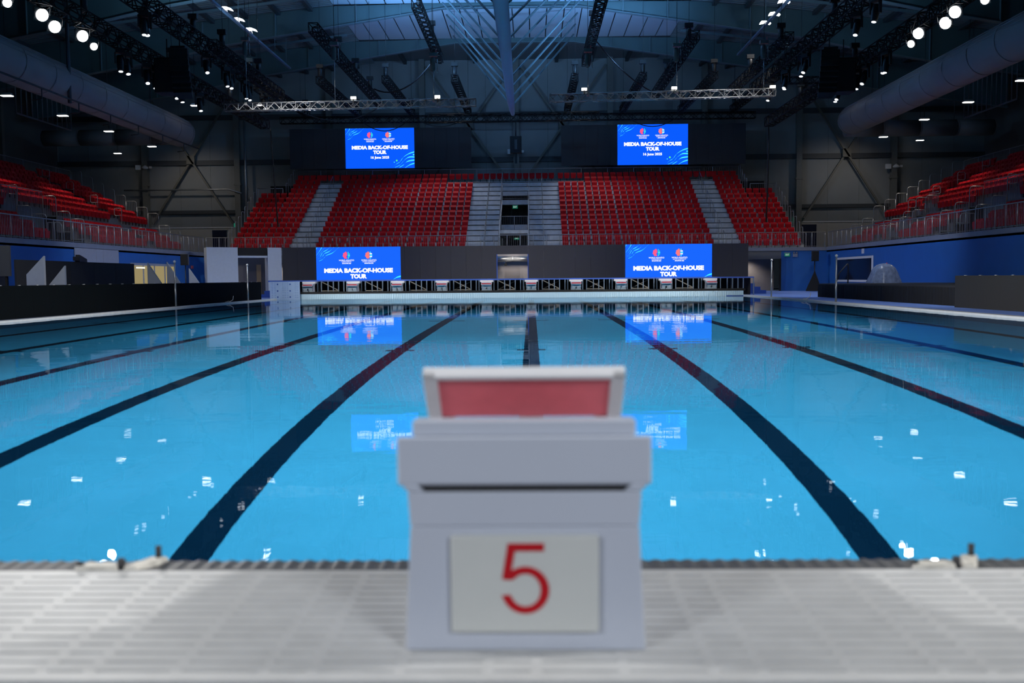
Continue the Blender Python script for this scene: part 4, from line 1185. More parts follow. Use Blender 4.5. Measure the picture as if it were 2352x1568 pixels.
# roof deck (profile across the hall)
M_DECK = mat('corrugated_deck', (0.16, 0.19, 0.21), 0.6)
M_GIRDER = mat('girder_teal', (0.075, 0.125, 0.135), 0.55, var=0.06, scale=0.8)
M_FLANGE = mat('girder_flange', (0.13, 0.19, 0.22), 0.55, var=0.06, scale=0.8)
M_PURLIN = mat('purlin_dark', (0.045, 0.055, 0.065), 0.6)
PROF = [(0, 19.75), (12.1, 19.6), (17.5, 19.1), (24, 18.3), (32, 17.4), (40, 16.4)]
def roof_z(u):
    u = abs(u)
    for (a, za), (b_, zb) in zip(PROF, PROF[1:]):
        if u <= b_: return za + (zb - za) * (u - a) / (b_ - a)
    return PROF[-1][1]
for sd, nm in ((-1, 'left'), (1, 'right')):
    b = MB(); vs = []
    # corrugated sheet: ribs across the slope
    for (u0, u1) in ((12.1, 17.5), (17.5, 24), (24, 32), (32, 40)):
        n = 1
        y = 30.0; j = 0; strip = []
        while y < WY:
            dz = 0.0 if j % 4 < 2 else 0.06
            strip.append((y, dz)); 
            y += 0.02 if j % 2 == 0 and False else (0.16 if j % 2 == 0 else 0.02); j += 1
        vv = []
        for (yy, dz) in strip:
            vv += [(XC + sd * u0, yy, roof_z(u0) + dz), (XC + sd * u1, yy, roof_z(u1) + dz)]
        b.add(vv, [(2 * i, 2 * i + 1, 2 * i + 3, 2 * i + 2) for i in range(len(strip) - 1)])
    me = b.mesh('roof', False); me.materials.append(M_DECK)
    rd = bpy.data.objects.new('ceiling_deck_' + nm, me); COL.objects.link(rd); struct(rd, 'corrugated metal roof deck on the %s' % nm)
    for u in (13.6, 15.8, 18.0, 20.3, 22.6, 25, 27.5, 30, 33, 36):
        MB().box(XC + sd * u - 0.14, XC + sd * u + 0.14, 30, WY, roof_z(u) - 0.26, roof_z(u) - 0.02).build('purlin', M_PURLIN, rd)
struct(MB().box(XC - 40, XC + 40, -12, 30, 19.6, 19.8).build('ceiling_near', M_DECK))
struct(MB().box(XC - 12.3, XC + 12.3, 30, WY, 19.8, 19.95).build('ceiling_ridge', M_DECK))
for u in (-9.5, -6.5, -3.5, 3.5, 6.5, 9.5):
    struct(MB().box(XC + u - 0.14, XC + u + 0.14, 72.4, WY, 19.5, 19.8).build('ceiling_purlin', M_PURLIN))
struct(MB().box(XC - 40.3, XC + 40.3, -12, WY, 19.98, 20.2).build('ceiling_top', M_BLACKM))
# pale panels between the girders along the ridge
rp = empty('ceiling_panels', (XC, 0, 19.62)); struct(rp, 'pale translucent panels along the ridge of the roof')
M_RPAN = mat('pale_roof_panel', (0.50, 0.62, 0.74), 0.55, var=0.04, scale=0.5)
GY = [43.3, 52.9, 62.5, 72.1]
pan = None
PWD = 24.2 / 20
for gi, (ya, yb) in enumerate(((GY[0] + 0.2, GY[1] - 0.2), (GY[1] + 0.2, GY[2] - 0.15), (GY[2] + 0.35, GY[3] - 0.2))):
    for i in range(20):
        if gi == 0 and (i < 3 or i > 16): continue
        if pan is None:
            b = MB(); b.box(0.04, PWD - 0.04, 0, 1, 0, 0.05)
            pan = b.build('roof_panel', M_RPAN, rp); o = pan
        else:
            o = pan.copy(); COL.objects.link(o)
        o.location = (-12.1 + PWD * i, ya, -0.0)
        o.scale = (1, yb - ya, 1)
# transverse haunched girders
FLP = [(0, 19.32), (4.6, 19.3), (12.6, 18.1), (19.5, 17.05), (24, 16.1), (31, 14.9), (38, 13.9)]
def flz(u):
    u = abs(u)
    for (a, za), (b_, zb) in zip(FLP, FLP[1:]):
        if u <= b_: return za + (zb - za) * (u - a) / (b_ - a)
    return FLP[-1][1]
for gi, gy in enumerate(GY):
    t = empty('roof_girder', (XC, gy, 0)); tag(t, ['roof girder nearest the viewer, just above the picture', 'teal roof girder across the pale panels at the top of the view', 'teal haunched roof girder between the two rows of pale panels', 'teal haunched roof girder beyond the pale roof panels'][gi], 'girder', 'roof girders')
    uu = [-38, -31, -24, -19.5, -12.6, -4.6, 0, 4.6, 12.6, 19.5, 24, 31, 38]
    for a, c in zip(uu, uu[1:]):
        w_ = MB(); w_.hexa([(a, -0.02, flz(a)), (c, -0.02, flz(c)), (c, 0.02, flz(c)), (a, 0.02, flz(a))], [(a, -0.02, roof_z(a) - 0.03), (c, -0.02, roof_z(c) - 0.03), (c, 0.02, roof_z(c) - 0.03), (a, 0.02, roof_z(a) - 0.03)])
        w_.build('web', M_GIRDER, t)
        f_ = MB(); f_.hexa([(a, -0.2, flz(a) - 0.04), (c, -0.2, flz(c) - 0.04), (c, 0.2, flz(c) - 0.04), (a, 0.2, flz(a) - 0.04)], [(a, -0.2, flz(a)), (c, -0.2, flz(c)), (c, 0.2, flz(c)), (a, 0.2, flz(a))])
        f_.build('bottom_flange', M_FLANGE, t)
    for u in (-28, -21, -16, -10.5, -7.5, 7.5, 10.5, 16, 21, 28):
        MB().box(u - 0.02, u + 0.02, -0.16, 0.16, flz(u), roof_z(u) - 0.05).build('stiffener', M_FLANGE, t)
# intermediate light beams and struts
for gi in range(3):
    ym = (GY[gi] + GY[gi + 1]) / 2 + 1.2
    for sd, nm in ((-1, 'left'), (1, 'right')):
        t = tag(MB().bar((XC + sd * 12.3, ym, roof_z(12.3) - 0.45), (XC + sd * 32, ym, roof_z(32) - 0.45), 0.12, 0.16).build('tie_beam', M_FLANGE), 'slim pale tie beam under the %s deck, %s bay' % (nm, ['near', 'middle', 'far'][gi]), 'beam', 'tie beams under the roof deck')
# longitudinal ridge member: tapered pale tube with V struts
sp = empty('ridge_spine', (XC, 0, 0)); tag(sp, 'long tapered pale tube hanging below the ridge towards the end wall', 'ridge tube')
M_SPINE = mat('spine_paint', (0.42, 0.55, 0.66), 0.5, var=0.04, scale=0.8)
pts = [(28, 12.9, 0.36), (36, 12.75, 0.35), (41, 12.65, 0.33), (46, 12.5, 0.30), (52, 12.3, 0.27), (57, 12.15, 0.23), (61, 12.25, 0.18), (64.2, 12.5, 0.13)]
for a, c in zip(pts, pts[1:]):
    MB().tube((0, a[0], a[1]), (0, c[0], c[1]), a[2], 18, c[2], False).build('tube_segment', M_SPINE, sp)
M_STRUT = mat('strut_paint', (0.10, 0.15, 0.17), 0.6)
k = 0
yk = 27.0
while yk < 62:
    zs = 12.5
    for sd in (-1, 1):
        y2 = min(yk + 8.2, 78.5)
        MB().bar((0, yk, zs), (sd * 4.5, y2, 19.2), 0.085, 0.085).build('strut', M_STRUT, sp)
    yk += 2.85
# ------------------------------------------------------------------ rigging: box trusses
M_TRS = mat('black_truss', (0.010, 0.010, 0.011), 0.7, spec=0.2)
M_TRA = mat('aluminium_truss', (0.34, 0.35, 0.36), 0.3, 0.85)
def truss(p, q, s, m, label, pitch=None, r=None, name='box_truss', group='box trusses'):
    p, q = Vector(p), Vector(q)
    d = q - p; L = d.length
    t = empty(name, p); tag(t, label, 'truss', group)
    ax = d.normalized(); up = Vector((0, 0, 1)); sd = ax.cross(up).normalized()
    r = r or s * 0.055
    cs = [sd * a * s / 2 + up * b * s / 2 for a, b in ((-1, -1), (1, -1), (1, 1), (-1, 1))]
    for c in cs:
        MB().tube(c, c + d, r, 5).build('chord', m, t)
    n = max(2, round(L / (pitch or s)))
    b = MB()
    rl = r * 0.62
    for i in range(n + 1):
        a = d * (i / n)
        for j in range(4):
            if i in (0, n) or i % 2 == 0:
                b.bar(a + cs[j], a + cs[(j + 1) % 4], 2 * rl)
        if i < n:
            e = d * ((i + 1) / n)
            for j in range(4):
                c0, c1 = (cs[j], cs[(j + 1) % 4]) if (i + j) % 2 else (cs[(j + 1) % 4], cs[j])
                b.bar(a + c0, e + c1, 2 * rl)
    o = b.build('lacing', m, t); o['kind'] = 'stuff'
    return t
TL = [((-18.8, 26, 12.1), (-18.8, 65, 12.1), 0.6, 'black lighting truss along the left side, outer of the pair'),
      ((-16.7, 24, 13.1), (-16.7, 62, 13.1), 0.65, 'black lighting truss along the left side, inner of the pair'),
      ((17.0, 26, 12.0), (17.0, 66, 12.0), 0.6, 'black lighting truss along the right side, outer of the pair'),
      ((14.6, 24, 13.15), (14.6, 60, 13.15), 0.65, 'black lighting truss along the right side, inner of the pair'),
      ((-15.8, 45, 12.85), (-15.8, 58, 12.85), 0.45, 'open black truss with bright rungs left of the left flood lamps'),
      ((-10.75, 45, 13.6), (-10.75, 66, 13.6), 0.45, 'black truss above the left screen, left of the ridge tube'),
      ((-5.6, 45, 14.7), (-5.6, 57, 14.7), 0.45, 'short black truss close to the left of the ridge tube'),
      ((3.3, 36, 13.7), (3.3, 54, 13.7), 0.45, 'black truss close to the right of the ridge tube'),
      ((8.3, 45.8, 13.15), (8.3, 62, 13.15), 0.45, 'black truss above the right screen, right of the ridge tube'),
      ((13.3, 46.9, 13.3), (13.3, 61, 13.3), 0.45, 'open black truss with bright rungs under the right high bay lamps')]
for (p, q, s, lb) in TL:
    truss(p, q, s, M_TRS, lb)
truss((-15.3, 45.2, 9.75), (-2.7, 45.2, 9.85), 0.36, M_TRA, 'silver truss hanging across the hall on the left', 0.36, 0.026)
truss((1.0, 45.2, 10.0), (12.15, 45.2, 10.15), 0.36, M_TRA, 'silver truss hanging across the hall on the right', 0.36, 0.026)
truss((-20.5, 75.8, 14.15), (18.3, 75.8, 14.15), 0.5, M_TRS, 'long black truss carrying the upper LED walls')
truss((-7.4, 67, 12.7), (5.0, 67, 12.75), 0.55, M_TRS, 'black truss across the end of the ridge tube')
truss((-18.8, 58.5, 12.0), (-16.7, 58.5, 12.0), 0.35, M_TRS, 'short cross truss between the left pair of trusses')
truss((14.6, 52.0, 12.1), (17.0, 52.0, 12.1), 0.35, M_TRS, 'short cross truss between the right pair of trusses')
SH = [(-18.2, 'far left'), (-14.0, 'left'), (-9.6, 'left middle'), (-5.0, 'just left of the ridge tube'), (3.0, 'just right of the ridge tube'), (7.5, 'right middle'), (12.2, 'right'), (16.4, 'far right')]
for (x, w_) in SH:
    truss((x, 61, 14.35), (x, 75.4, 14.6), 0.45, M_TRS, 'short black truss running back to the upper LED walls, %s' % w_, name='rear_truss', group='rear trusses')
# chain hoists
def hoist_proto():
    t = empty('chain_hoist')
    MB().box(-0.22, 0.22, -0.12, 0.12, -0.12, 0.12).build('beam_clamp', M_BLACK, t)
    MB().lathe([(0.08, -0.75), (0.14, -0.7), (0.15, -0.2), (0.1, -0.12)], (0, 0, 0), 10).build('motor', M_BLACK, t)
    MB().tube((0.02, 0, 0.1), (0.02, 0, 4.5), 0.012, 5).build('chain', M_BLACK, t)
    return t
hp = hoist_proto()
HO = []
for (p, q, s, lb) in TL:
    for f in (0.12, 0.62) if q[1] - p[1] < 20 else (0.3, 0.55, 0.8):
        y = p[1] + (q[1] - p[1]) * f
        HO.append((p[0], y, p[2] + s / 2 + 0.75, '%s hoist over %s' % (nthw([0.12, 0.62, 0.3, 0.55, 0.8].index(f) % 2 + 1 if f in (0.12, 0.62) else [0.3, 0.55, 0.8].index(f) + 1), lb.split(',')[0].replace('black lighting truss along the ', '').replace('open ', '').replace('black ', '').replace('with bright rungs ', '') + (' ' + lb.split(', ')[1].split(' ')[0] + ' truss' if 'pair' in lb else ''))))
for (x, w_) in SH:
    HO.append((x, 61.3, 14.35 + 0.95, 'hoist at near end of rear truss, %s' % w_)); HO.append((x, 74.8, 15.5, 'hoist at far end of rear truss, %s' % w_))
for i, (x, y, z, hl) in enumerate(HO):
    o = hp if i == 0 else copy_tree(hp)
    o.location = (x, y, z)
    tag(o, 'black chain ' + hl if hl.startswith('hoist') else hl.replace(' hoist', ' black chain hoist', 1), 'hoist', 'chain hoists on the black trusses')
    for ch in o.children:
        if ch.name.startswith('chain'):
            ch.scale.z = max(0.1, (min(roof_z(x - XC) + 0.02, 19.64) - z) / 4.5)
# grey motors with hooks that hold the silver trusses
for (x, ztop, zt, lb) in ((-14.2, 13.2, 9.9, 'grey motor with hook above the left end of the silver truss'), (-9.75, 12.9, 9.95, 'grey motor with hook above the middle of the left silver truss'), (-4.8, 12.3, 10.0, 'black motor above the right end of the left silver truss'),
                      (2.9, 12.4, 10.2, 'black motor above the left end of the right silver truss'), (7.3, 12.6, 10.25, 'grey motor with hook above the middle of the right silver truss'), (11.6, 12.7, 10.3, 'grey motor with hook above the right end of the silver truss')):
    t = empty('truss_motor', (x, 45.2, 0)); tag(t, lb, 'motor', 'motors above the silver trusses')
    MB().box(-0.2, 0.2, -0.12, 0.12, ztop - 0.16, ztop).build('beam_clamp', M_TRA, t)
    MB().lathe([(0.07, -0.7), (0.13, -0.62), (0.13, -0.1), (0.08, 0)], (-0.03, 0, ztop - 0.2), 10).build('motor', mat('motor_grey', (0.10, 0.10, 0.10), 0.5), t)
    MB().tube((0, 0, zt), (0, 0, ztop - 0.85), 0.018, 6).build('chain', M_TRA, t)
    MB().box(-0.06, 0.06, -0.21, 0.21, zt - 0.08, zt + 0.06).build('shackle', M_TRA, t)
    MB().tube((0, 0, ztop), (0, 0, min(19.64, roof_z(x - XC) + 0.02)), 0.015, 5).build('chain', M_BLACK, t)
    MB().path([(0.2, 0, ztop - 0.3), (0.2, 0, ztop - 0.8), (0.24, 0, ztop - 0.9), (0.17, 0, ztop - 0.95), (0.14, 0, ztop - 0.88)], 0.02).build('hook', M_TRA, t)
    MB().box(0.12, 0.16, -0.02, 0.02, ztop, ztop + 0.16).build('red_tag', M_RED, t)
# ------------------------------------------------------------------ moving head spotlights
E_LENS = emis('lamp_lens', (0.86, 0.92, 1.0), 2.2)
def head_proto():
    t = empty('moving_head')
    MB().box(-0.2, 0.2, -0.16, 0.16, 0.28, 0.48).build('base', M_BLACK, t)
    for sx in (-1, 1):
        MB().box(sx * 0.22 - 0.03, sx * 0.22 + 0.03, -0.08, 0.08, -0.18, 0.3).build('yoke_arm', M_BLACK, t)
    hd = empty('head', (0, 0, -0.08), 0, t)
    return t, hd
def add_head(p, tilt, yaw, label):
    t = empty('moving_head', p); t.rotation_euler = (0, 0, yaw); tag(t, label, 'spotlight', 'moving head spotlights')
    for n_, me in MH:
        o = bpy.data.objects.new(n_, me); COL.objects.link(o); o.parent = t
        if n_ in ('head', 'lens', 'rear_cap'):
            o.location = (0, 0, -0.06); o.rotation_euler = (tilt, 0, 0)
    return t
def mk(mb, m, nm_):
    me = mb.mesh(nm_); me.materials.append(m); return me
MH = [('base', mk(MB().box(-0.2, 0.2, -0.16, 0.16, 0.34, 0.55), M_BLACK, 'mh_base')),
      ('yoke', mk(MB().box(-0.25, -0.19, -0.08, 0.08, -0.15, 0.36).box(0.19, 0.25, -0.08, 0.08, -0.15, 0.36), M_BLACK, 'mh_yoke')),
      ('head', mk(MB().lathe([(0.06, 0.33), (0.16, 0.28), (0.17, -0.05), (0.14, -0.40), (0.125, -0.46)], (0, 0, 0), 12), M_BLACK, 'mh_head')),
      ('lens', mk(MB().lathe([(0.10, -0.465), (0.10, -0.47), (0.04, -0.478)], (0, 0, 0), 12), E_LENS, 'mh_lens'))]
def rayX(px, py, X):
    """point on the plane X = const seen at a photo pixel"""
    Rm = cam.matrix_world.to_3x3()
    d = Rm @ Vector(((px - 1176) / 2178.7, (784 - py) / 2178.7, -1))
    c = cam.matrix_world.translation
    return c + d * ((X - c.x) / d.x)
HEADS = [(-18.8, [(276, 128), (291, 146), (337, 167), (354, 188), (403, 196), (416, 207), (458, 217)], 'left outer truss'),
         (-16.7, [(330, 48), (335, 68), (474, 155), (519, 172), (529, 188), (563, 201), (571, 215), (606, 227)], 'left inner truss'),
         (14.6, [(2011, 35), (1968, 56), (1851, 142), (1842, 158), (1805, 175), (1803, 187), (1767, 200)], 'right inner truss'),
         (17.0, [(2036, 124), (2031, 142), (1986, 165), (1969, 175), (1926, 187), (1920, 200)], 'right outer truss')]
nth = ['first', 'second', 'third', 'fourth', 'fifth', 'sixth', 'seventh', 'eighth']
for (X_, lst, nm_) in HEADS:
    for i, (px, py) in enumerate(lst):
        p = rayX(px, py, X_)
        zt = 12.05 - 0.3 - 0.55 if 'outer' in nm_ else 13.1 - 0.33 - 0.55
        inward = -1 if X_ > 0 else 1
        # lens sits 0.47 along the head axis from the pivot
        tilt = 0.25 + 0.35 * ((i * 37) % 5) / 5
        yaw = (math.pi / 2 if X_ < 0 else -math.pi / 2) * 0.45 + (0.5 * ((i * 53) % 7) / 7 - 0.25)
        q = Vector((p.x, p.y, min(zt, p.z + 0.47)))
        add_head(q, -tilt, yaw, 'black moving head spotlight, %s from the viewer on the %s' % (nth[i], nm_))
# ------------------------------------------------------------------ floodlights: fittings and their light
E_FLOOD = emis('flood_face', (0.94, 0.97, 1.0), 14.0)
def flood(p, sd, i):
    t = empty('flood_light', p)
    nm_ = 'left' if sd < 0 else 'right'
    tag(t, 'blazing white floodlight on the %s outer truss, %s from the viewer' % (nm_, nth[i]), 'floodlight', 'sports floodlights')
    tgt = Vector((XC - sd * 3.0, p[1] - 16.0, 0.0))
    d = (tgt - Vector(p)).normalized()
    e = d.to_track_quat('-Z', 'Y').to_euler()
    w_ = 0.3 if i not in (0, 4) else 0.2
    for n_, mb, m in (('housing', MB().hexa([(-w_, -w_ * 0.8, 0.02), (w_, -w_ * 0.8, 0.02), (w_, w_ * 0.8, 0.02), (-w_, w_ * 0.8, 0.02)], [(-w_ * 0.6, -w_ * 0.5, 0.25), (w_ * 0.6, -w_ * 0.5, 0.25), (w_ * 0.6, w_ * 0.5, 0.25), (-w_ * 0.6, w_ * 0.5, 0.25)]), M_BLACK),
                      ('lamp_face', MB().lathe([(w_ * 0.78, 0.02), (w_ * 0.8, 0.0), (w_ * 0.5, -0.02), (0.01, -0.025)], (0, 0, 0), 16), E_FLOOD)):
        o = mb.build(n_, m, t); o.rotation_euler = e
    MB().path([(-w_, 0, 0.0), (-w_ - 0.04, 0, 0.3), (0, 0, 0.5), (w_ + 0.04, 0, 0.3), (w_, 0, 0.0)], 0.018).build('bracket', M_BLACK, t)
    MB().tube((0, 0, 0.48), (0, 0, 0.7), 0.03, 6).build('hanger', M_BLACK, t)
for (p, sd, i) in FLOOD:
    flood(p, sd, i)
# high bay twin-lobe lamps on hangers below the roof
E_BAY = emis('high_bay_face', (0.95, 0.98, 1.0), 7.0)
pipes = []
for sd, lst, X_ in ((-1, [(520, 20), (548, 45), (577, 68)], -17.3), (1, [(1800, 3), (1778, 32), (1757, 52)], 14.9)):
    nm_ = 'left' if sd < 0 else 'right'
    pp = []
    for i, (px, py) in enumerate(lst):
        p = rayX(px, py, X_); pp.append(p)
        t = empty('high_bay_lamp', p); tag(t, 'white twin lobe high bay lamp on the %s conduit, %s from the viewer' % (nm_, nth[i]), 'lamp', 'high bay lamps')
        MB().hexa([(-0.3, -0.24, -0.06), (0.0, -0.24, 0.0), (0.0, 0.24, 0.0), (-0.3, 0.24, -0.06)], [(-0.26, -0.2, 0.06), (0.0, -0.2, 0.08), (0.0, 0.2, 0.08), (-0.26, 0.2, 0.06)]).build('lobe', E_BAY, t)
        MB().hexa([(0.04, -0.2, 0.0), (0.34, -0.2, -0.1), (0.34, 0.2, -0.1), (0.04, 0.2, 0.0)], [(0.04, -0.16, 0.08), (0.3, -0.16, -0.02), (0.3, 0.16, -0.02), (0.04, 0.16, 0.08)]).build('lobe', E_BAY, t)
        MB().path([(0.0, 0, 0.05), (0.05 * -sd, 0, -0.2), (0.12 * -sd, 0, -0.35)], 0.02).build('stem', M_STEEL, t)
    a, c = pp[0], pp[-1]
    dirv = Vector((0, 1, 0))
    t = empty('lamp_conduit', (X_ - 0.12 * sd, 0, a.z - 0.36)); tag(t, 'pale conduit rail carrying the %s high bay lamps' % nm_, 'conduit', 'lamp conduits')
    MB().bar((0, 40, 0), (0, 66, 0), 0.16, 0.12).build('rail', mat('conduit_blue', (0.22, 0.30, 0.42), 0.4, 0.4), t)
    for yy in (46, 50, 54, 58, 62, 65):
        MB().tube((0, yy, 0), (0, yy, roof_z(X_ - XC) - (a.z - 0.36) - 0.3), 0.02, 5).build('hanger', M_STRUT, t)
# small pendant lamps
E_PEN = emis('pendant_face', (1.0, 0.98, 0.92), 5.0)
PEND = [((16, 218), -28.0, 'far left above the side stand, nearest'), ((144, 264), -28.0, 'left above the side stand, second'), ((250, 300), -28.0, 'left above the side stand, third'), ((349, 335), -28.0, 'left above the side stand, farthest'),
        ((270, 351), -36.0, 'left, lowest one before the end wall'), ((448, 241), -24.0, 'left, high beside the big duct'), ((600, 240), -20.0, 'above the left end of the silver truss'),
        ((2347, 183), 26.0, 'far right above the side stand, nearest'), ((2224, 233), 26.0, 'right above the side stand, second'), ((2123, 273), 26.0, 'right above the side stand, third'), ((2029, 313), 26.0, 'right above the side stand, farthest'),
        ((2113, 321), 33.5, 'right, lowest one before the end wall'), ((1921, 213), 21.5, 'right, high beside the big duct')]
for (pxy, X_, lb) in PEND:
    p = rayX(*pxy, X_)
    if p.y > 79: p = cam.matrix_world.translation + (p - cam.matrix_world.translation) * (81.0 / (p.y + 2.84))
    t = empty('pendant_lamp', p); tag(t, 'small white pendant lamp, %s' % lb, 'pendant lamp', 'pendant lamps')
    MB().hexa([(-0.3, -0.16, -0.03), (0.3, -0.16, -0.03), (0.3, 0.16, -0.03), (-0.3, 0.16, -0.03)], [(-0.22, -0.1, 0.1), (0.22, -0.1, 0.1), (0.22, 0.1, 0.1), (-0.22, 0.1, 0.1)]).build('housing', mat('lamp_housing', (0.7, 0.7, 0.7), 0.4), t)
    MB().box(-0.28, 0.28, -0.15, 0.15, -0.07, -0.03).build('diffuser', E_PEN, t)
    MB().tube((0, 0, 0.1), (0, 0, max(0.5, roof_z(p.x - XC) - p.z)), 0.015, 5).build('cable', M_BLACK, t)
    if 'above the side stand' in lb:
        spot('pendant_glow', (p.x, p.y, p.z - 0.1), (p.x + (3.5 if p.x < 0 else -3.5), p.y, 4), PEND_W, 95, 0.9, 0.15, (1.0, 0.86, 0.66), False)
for i, (px, py, X_) in enumerate(((820, 236, -8.8), (1010, 232, -4.6), (1342, 226, 2.7), (1543, 222, 7.15), (1766, 215, 12.0))):
    p = rayX(px, py, X_) if abs(X_) > 1 else None
    t = empty('truss_lamp', (X_, 45.0, 10.12 if X_ < 0 else 10.4)); tag(t, 'small bright lamp clamped on the silver trusses, %s from the left' % nth[i], 'lamp', 'lamps on the silver trusses')
    MB().box(-0.13, 0.13, -0.06, 0.06, -0.06, 0.06).build('lamp_face', emis('truss_lamp_face', (1.0, 0.98, 0.9), 4.0), t)
    MB().box(-0.14, 0.14, 0.06, 0.16, -0.08, 0.08).build('housing', M_BLACK, t)
    MB().box(-0.03, 0.03, 0.0, 0.12, -0.25, -0.06).build('clamp', M_BLACK, t)
# ------------------------------------------------------------------ air ducts
M_DUCT = mat('fabric_duct', (0.27, 0.25, 0.25), 0.6, var=0.05, scale=0.8)
def duct(X_, z, r_, y0, y1, label):
    t = empty('air_duct', (X_, 0, z)); tag(t, label, 'air duct', 'big air ducts')
    y = y0
    while y < y1 - 0.1:
        yn = min(y + 3.0, y1)
        MB().tube((0, y, 0), (0, yn - 0.03, 0), r_, 28, None, False).build('duct_segment', M_DUCT, t)
        MB().tube((0, yn - 0.06, 0), (0, yn + 0.03, 0), r_ + 0.025, 28, None, False).build('duct_joint', M_DUCT, t)
        y = yn
    MB().lathe([(r_, 0.0), (r_ * 0.97, 0.35), (r_ * 0.8, 0.8), (r_ * 0.45, 1.05), (0.02, 1.12)], (0, y1, 0), 28, 'y').build('end_cap', M_DUCT, t)
    sd = -1 if X_ < 0 else 1
    for a in (0.35, 0.62, 0.9, 1.2):
        an = a if sd < 0 else math.pi - a
        MB().bar((r_ * math.cos(an), y0, r_ * math.sin(an)), (r_ * math.cos(an), y1, r_ * math.sin(an)), 0.035, 0.035).build('seam', M_DUCT, t)
    return t
duct(-26.2, 12.15, 1.05, 30, 68.5, 'huge round grey air duct under the left roof')
duct(23.8, 12.5, 1.05, 30, 68.5, 'huge round grey air duct under the right roof')
pr_ = empty('sprinkler_line', (-25.0, 0, 11.0)); tag(pr_, 'thin dark sprinkler pipe with drops below the left air duct', 'pipe')
MB().tube((0, 36, 0), (0, 69, 0), 0.05, 6).build('main_pipe', M_GIRT, pr_)
for yy in range(38, 69, 4):
    MB().path([(0, yy, 0), (0, yy, -0.55), (-0.5, yy, -0.6)], 0.035).build('drop', M_GIRT, pr_)
pv = tag(MB().tube((-25.3, 49.6, 10.9), (-25.3, 49.6, 17.8), 0.11, 8).build('riser_pipe', M_GIRT), 'vertical grey pipe crossing the left air duct', 'pipe')
for (x0, x1, z, y, lb) in ((-38, -26.5, 12.3, 71.5, 'smaller horizontal duct joining the left end of the big left duct'), (24.2, 35.5, 12.3, 71.5, 'smaller horizontal duct joining the end of the big right duct')):
    t = empty('branch_duct', (0, y, z)); tag(t, lb, 'air duct', 'branch ducts')
    for xx in (x0 + 2, x1 - 3):
        MB().tube((xx, 0, 0.6), (xx, 0, roof_z(xx - XC) - z), 0.03, 6).build('hanger', M_GIRT, t)
    n = 4
    for i in range(n):
        a, c = x0 + (x1 - x0) * i / n, x0 + (x1 - x0) * (i + 1) / n
        MB().tube((a, 0, 0), (c - 0.03, 0, 0), 0.62, 20).build('duct_segment', M_DUCT, t)
        MB().tube((c - 0.08, 0, 0), (c, 0, 0), 0.645, 20).build('duct_joint', M_DUCT, t)
for (X_, y0, y1, z0, z1, lb) in ((-31.5, 55.5, 62.5, 11.4, 14.4, 'large barred return air grille behind the left duct'), (29.2, 55.5, 62.5, 11.5, 14.6, 'large barred return air grille behind the right duct')):
    t = empty('return_air_grille', (X_, 0, 0)); tag(t, lb, 'grille', 'return air grilles')
    MB().box(-0.02, 0.02, y0, y1, z0, z0 + 0.1).build('frame', M_RAIL, t); MB().box(-0.02, 0.02, y0, y1, z1 - 0.1, z1).build('frame', M_RAIL, t)
    for yy in (y0 + 0.5, y1 - 0.5):
        MB().tube((0, yy, z1), (0, yy, roof_z(X_ - XC)), 0.025, 6).build('hanger', M_GIRT, t)
    for i in range(12):
        yy = y0 + (y1 - y0) * i / 11
        MB().box(-0.025, 0.025, yy - 0.03, yy + 0.03, z0 + 0.1, z1 - 0.1).build('bar', M_RAIL, t)
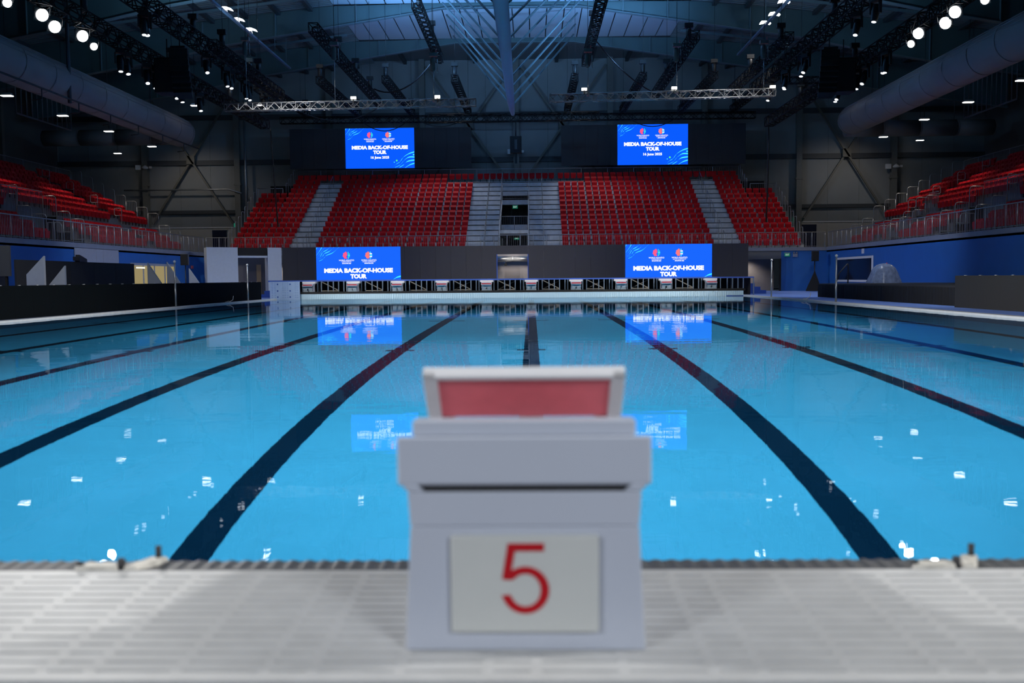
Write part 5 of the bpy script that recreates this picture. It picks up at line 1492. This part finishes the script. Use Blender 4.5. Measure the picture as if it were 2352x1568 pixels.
# ------------------------------------------------------------------ line array loudspeakers and hanging box
for (x, y, lb, sd) in ((-16.9, 43.5, 'curved black line array hanging from the left inner truss', -1), (14.9, 45.5, 'curved black line array hanging from the right inner truss', 1)):
    t = empty('line_array', (x, y, 12.2)); tag(t, lb, 'loudspeaker', 'line arrays')
    MB().box(-0.35, 0.35, -0.3, 0.3, 0.05, 0.15).build('bumper', M_BLACK, t)
    MB().tube((0, 0, 0.1), (0, 0, 0.75), 0.03, 6).build('hanger', M_BLACK, t)
    z, yy, a = 0.0, 0.0, 0.0
    for i in range(8):
        mb = MB().hexa([(-0.45, -0.25, -0.13), (0.45, -0.25, -0.13), (0.35, 0.25, -0.10), (-0.35, 0.25, -0.10)], [(-0.45, -0.25, 0.13), (0.45, -0.25, 0.13), (0.35, 0.25, 0.10), (-0.35, 0.25, 0.10)])
        o = mb.build('array_element', M_BLACKM, t)
        o.location = (0, yy, z - 0.1); o.rotation_euler = (-a, 0, 0)
        a += 0.075; z -= 0.27; yy += 0.02 + 0.25 * math.sin(a) * 0.6
    b = empty('hanging_subwoofer', (x + sd * -0.0 + 1.15 * -sd * -1, y + 1.4, 11.9)); tag(b, lb.replace('curved black line array', 'square black subwoofer box'), 'loudspeaker', 'hanging subwoofers')
    MB().box(-0.5, 0.5, -0.5, 0.5, -1.5, 0.2).build('cabinet', M_BLACKM, b, 0.02)
    MB().box(-0.42, 0.42, -0.515, -0.5, -1.4, 0.1).build('grille', M_BLACK, b)
    MB().tube((0, 0, 0.2), (0, 0, 1.2), 0.03, 6).build('hanger', M_BLACK, b)
hb_ = empty('hanging_box', (XC + 0.15, 67, 11.0)); tag(hb_, 'dark box hanging below the cross truss at the end of the ridge tube', 'projector')
MB().box(-0.42, 0.42, -0.3, 0.3, -0.85, 0.35).build('case', M_BLACKM, hb_, 0.02)
MB().box(-0.1, 0.1, -0.32, -0.29, -0.6, 0.1).build('vent', M_GIRT, hb_)
MB().tube((0, 0, 0.35), (0, 0, 1.4), 0.05, 6).build('hanger', M_BLACK, hb_)
MB().box(-0.1, 0.1, -0.1, 0.1, -1.6, -0.85).build('lower_stem', M_BLACK, hb_)
# sagging cables
def cable(a, c, sag, label, r_=0.035):
    pts_ = []
    for i in range(13):
        t_ = i / 12
        p = Vector(a).lerp(Vector(c), t_); p.z -= sag * 4 * t_ * (1 - t_); pts_.append(p)
    tag(MB().path(pts_, r_, 5).build('power_cable', M_BLACK), label, 'cable', 'sagging power cables')
cable((-10.5, 62, 13.9), (-5.7, 57, 15.0), 1.0, 'black cable sagging between two trusses left of the ridge tube', 0.05)
cable((-16.5, 60, 13.0), (-10.8, 66, 13.4), 1.2, 'black cable sagging above the left screen')
cable((3.4, 53, 15.3), (8.3, 61, 13.2), 0.5, 'black cable dropping from the truss right of the ridge tube', 0.04)
cable((-14, 75, 14.2), (-9.6, 75, 14.2), 1.1, 'black cable loop above the left upper screen')
cable((7.6, 75, 14.2), (12.2, 75, 14.2), 1.0, 'black cable loop above the right upper screen')
cable((-9.5, 75, 14.2), (-5.0, 75, 14.2), 0.8, 'black cable loop left of the ridge tube end')
for (x, z0, lb) in ((-18.7, 7.0, 'black cable bundle dropping from the end of the left truss'), (17.0, 7.2, 'black cable bundle dropping from the end of the right truss')):
    tag(MB().path([(x, 66, 11.9), (x + 0.05, 66.2, 10.0), (x + 0.1, 66.6, z0), (x + 0.12, 67, 4.5)], 0.055, 6).build('cable_bundle', M_BLACK), lb, 'cable', 'hanging cable bundles')
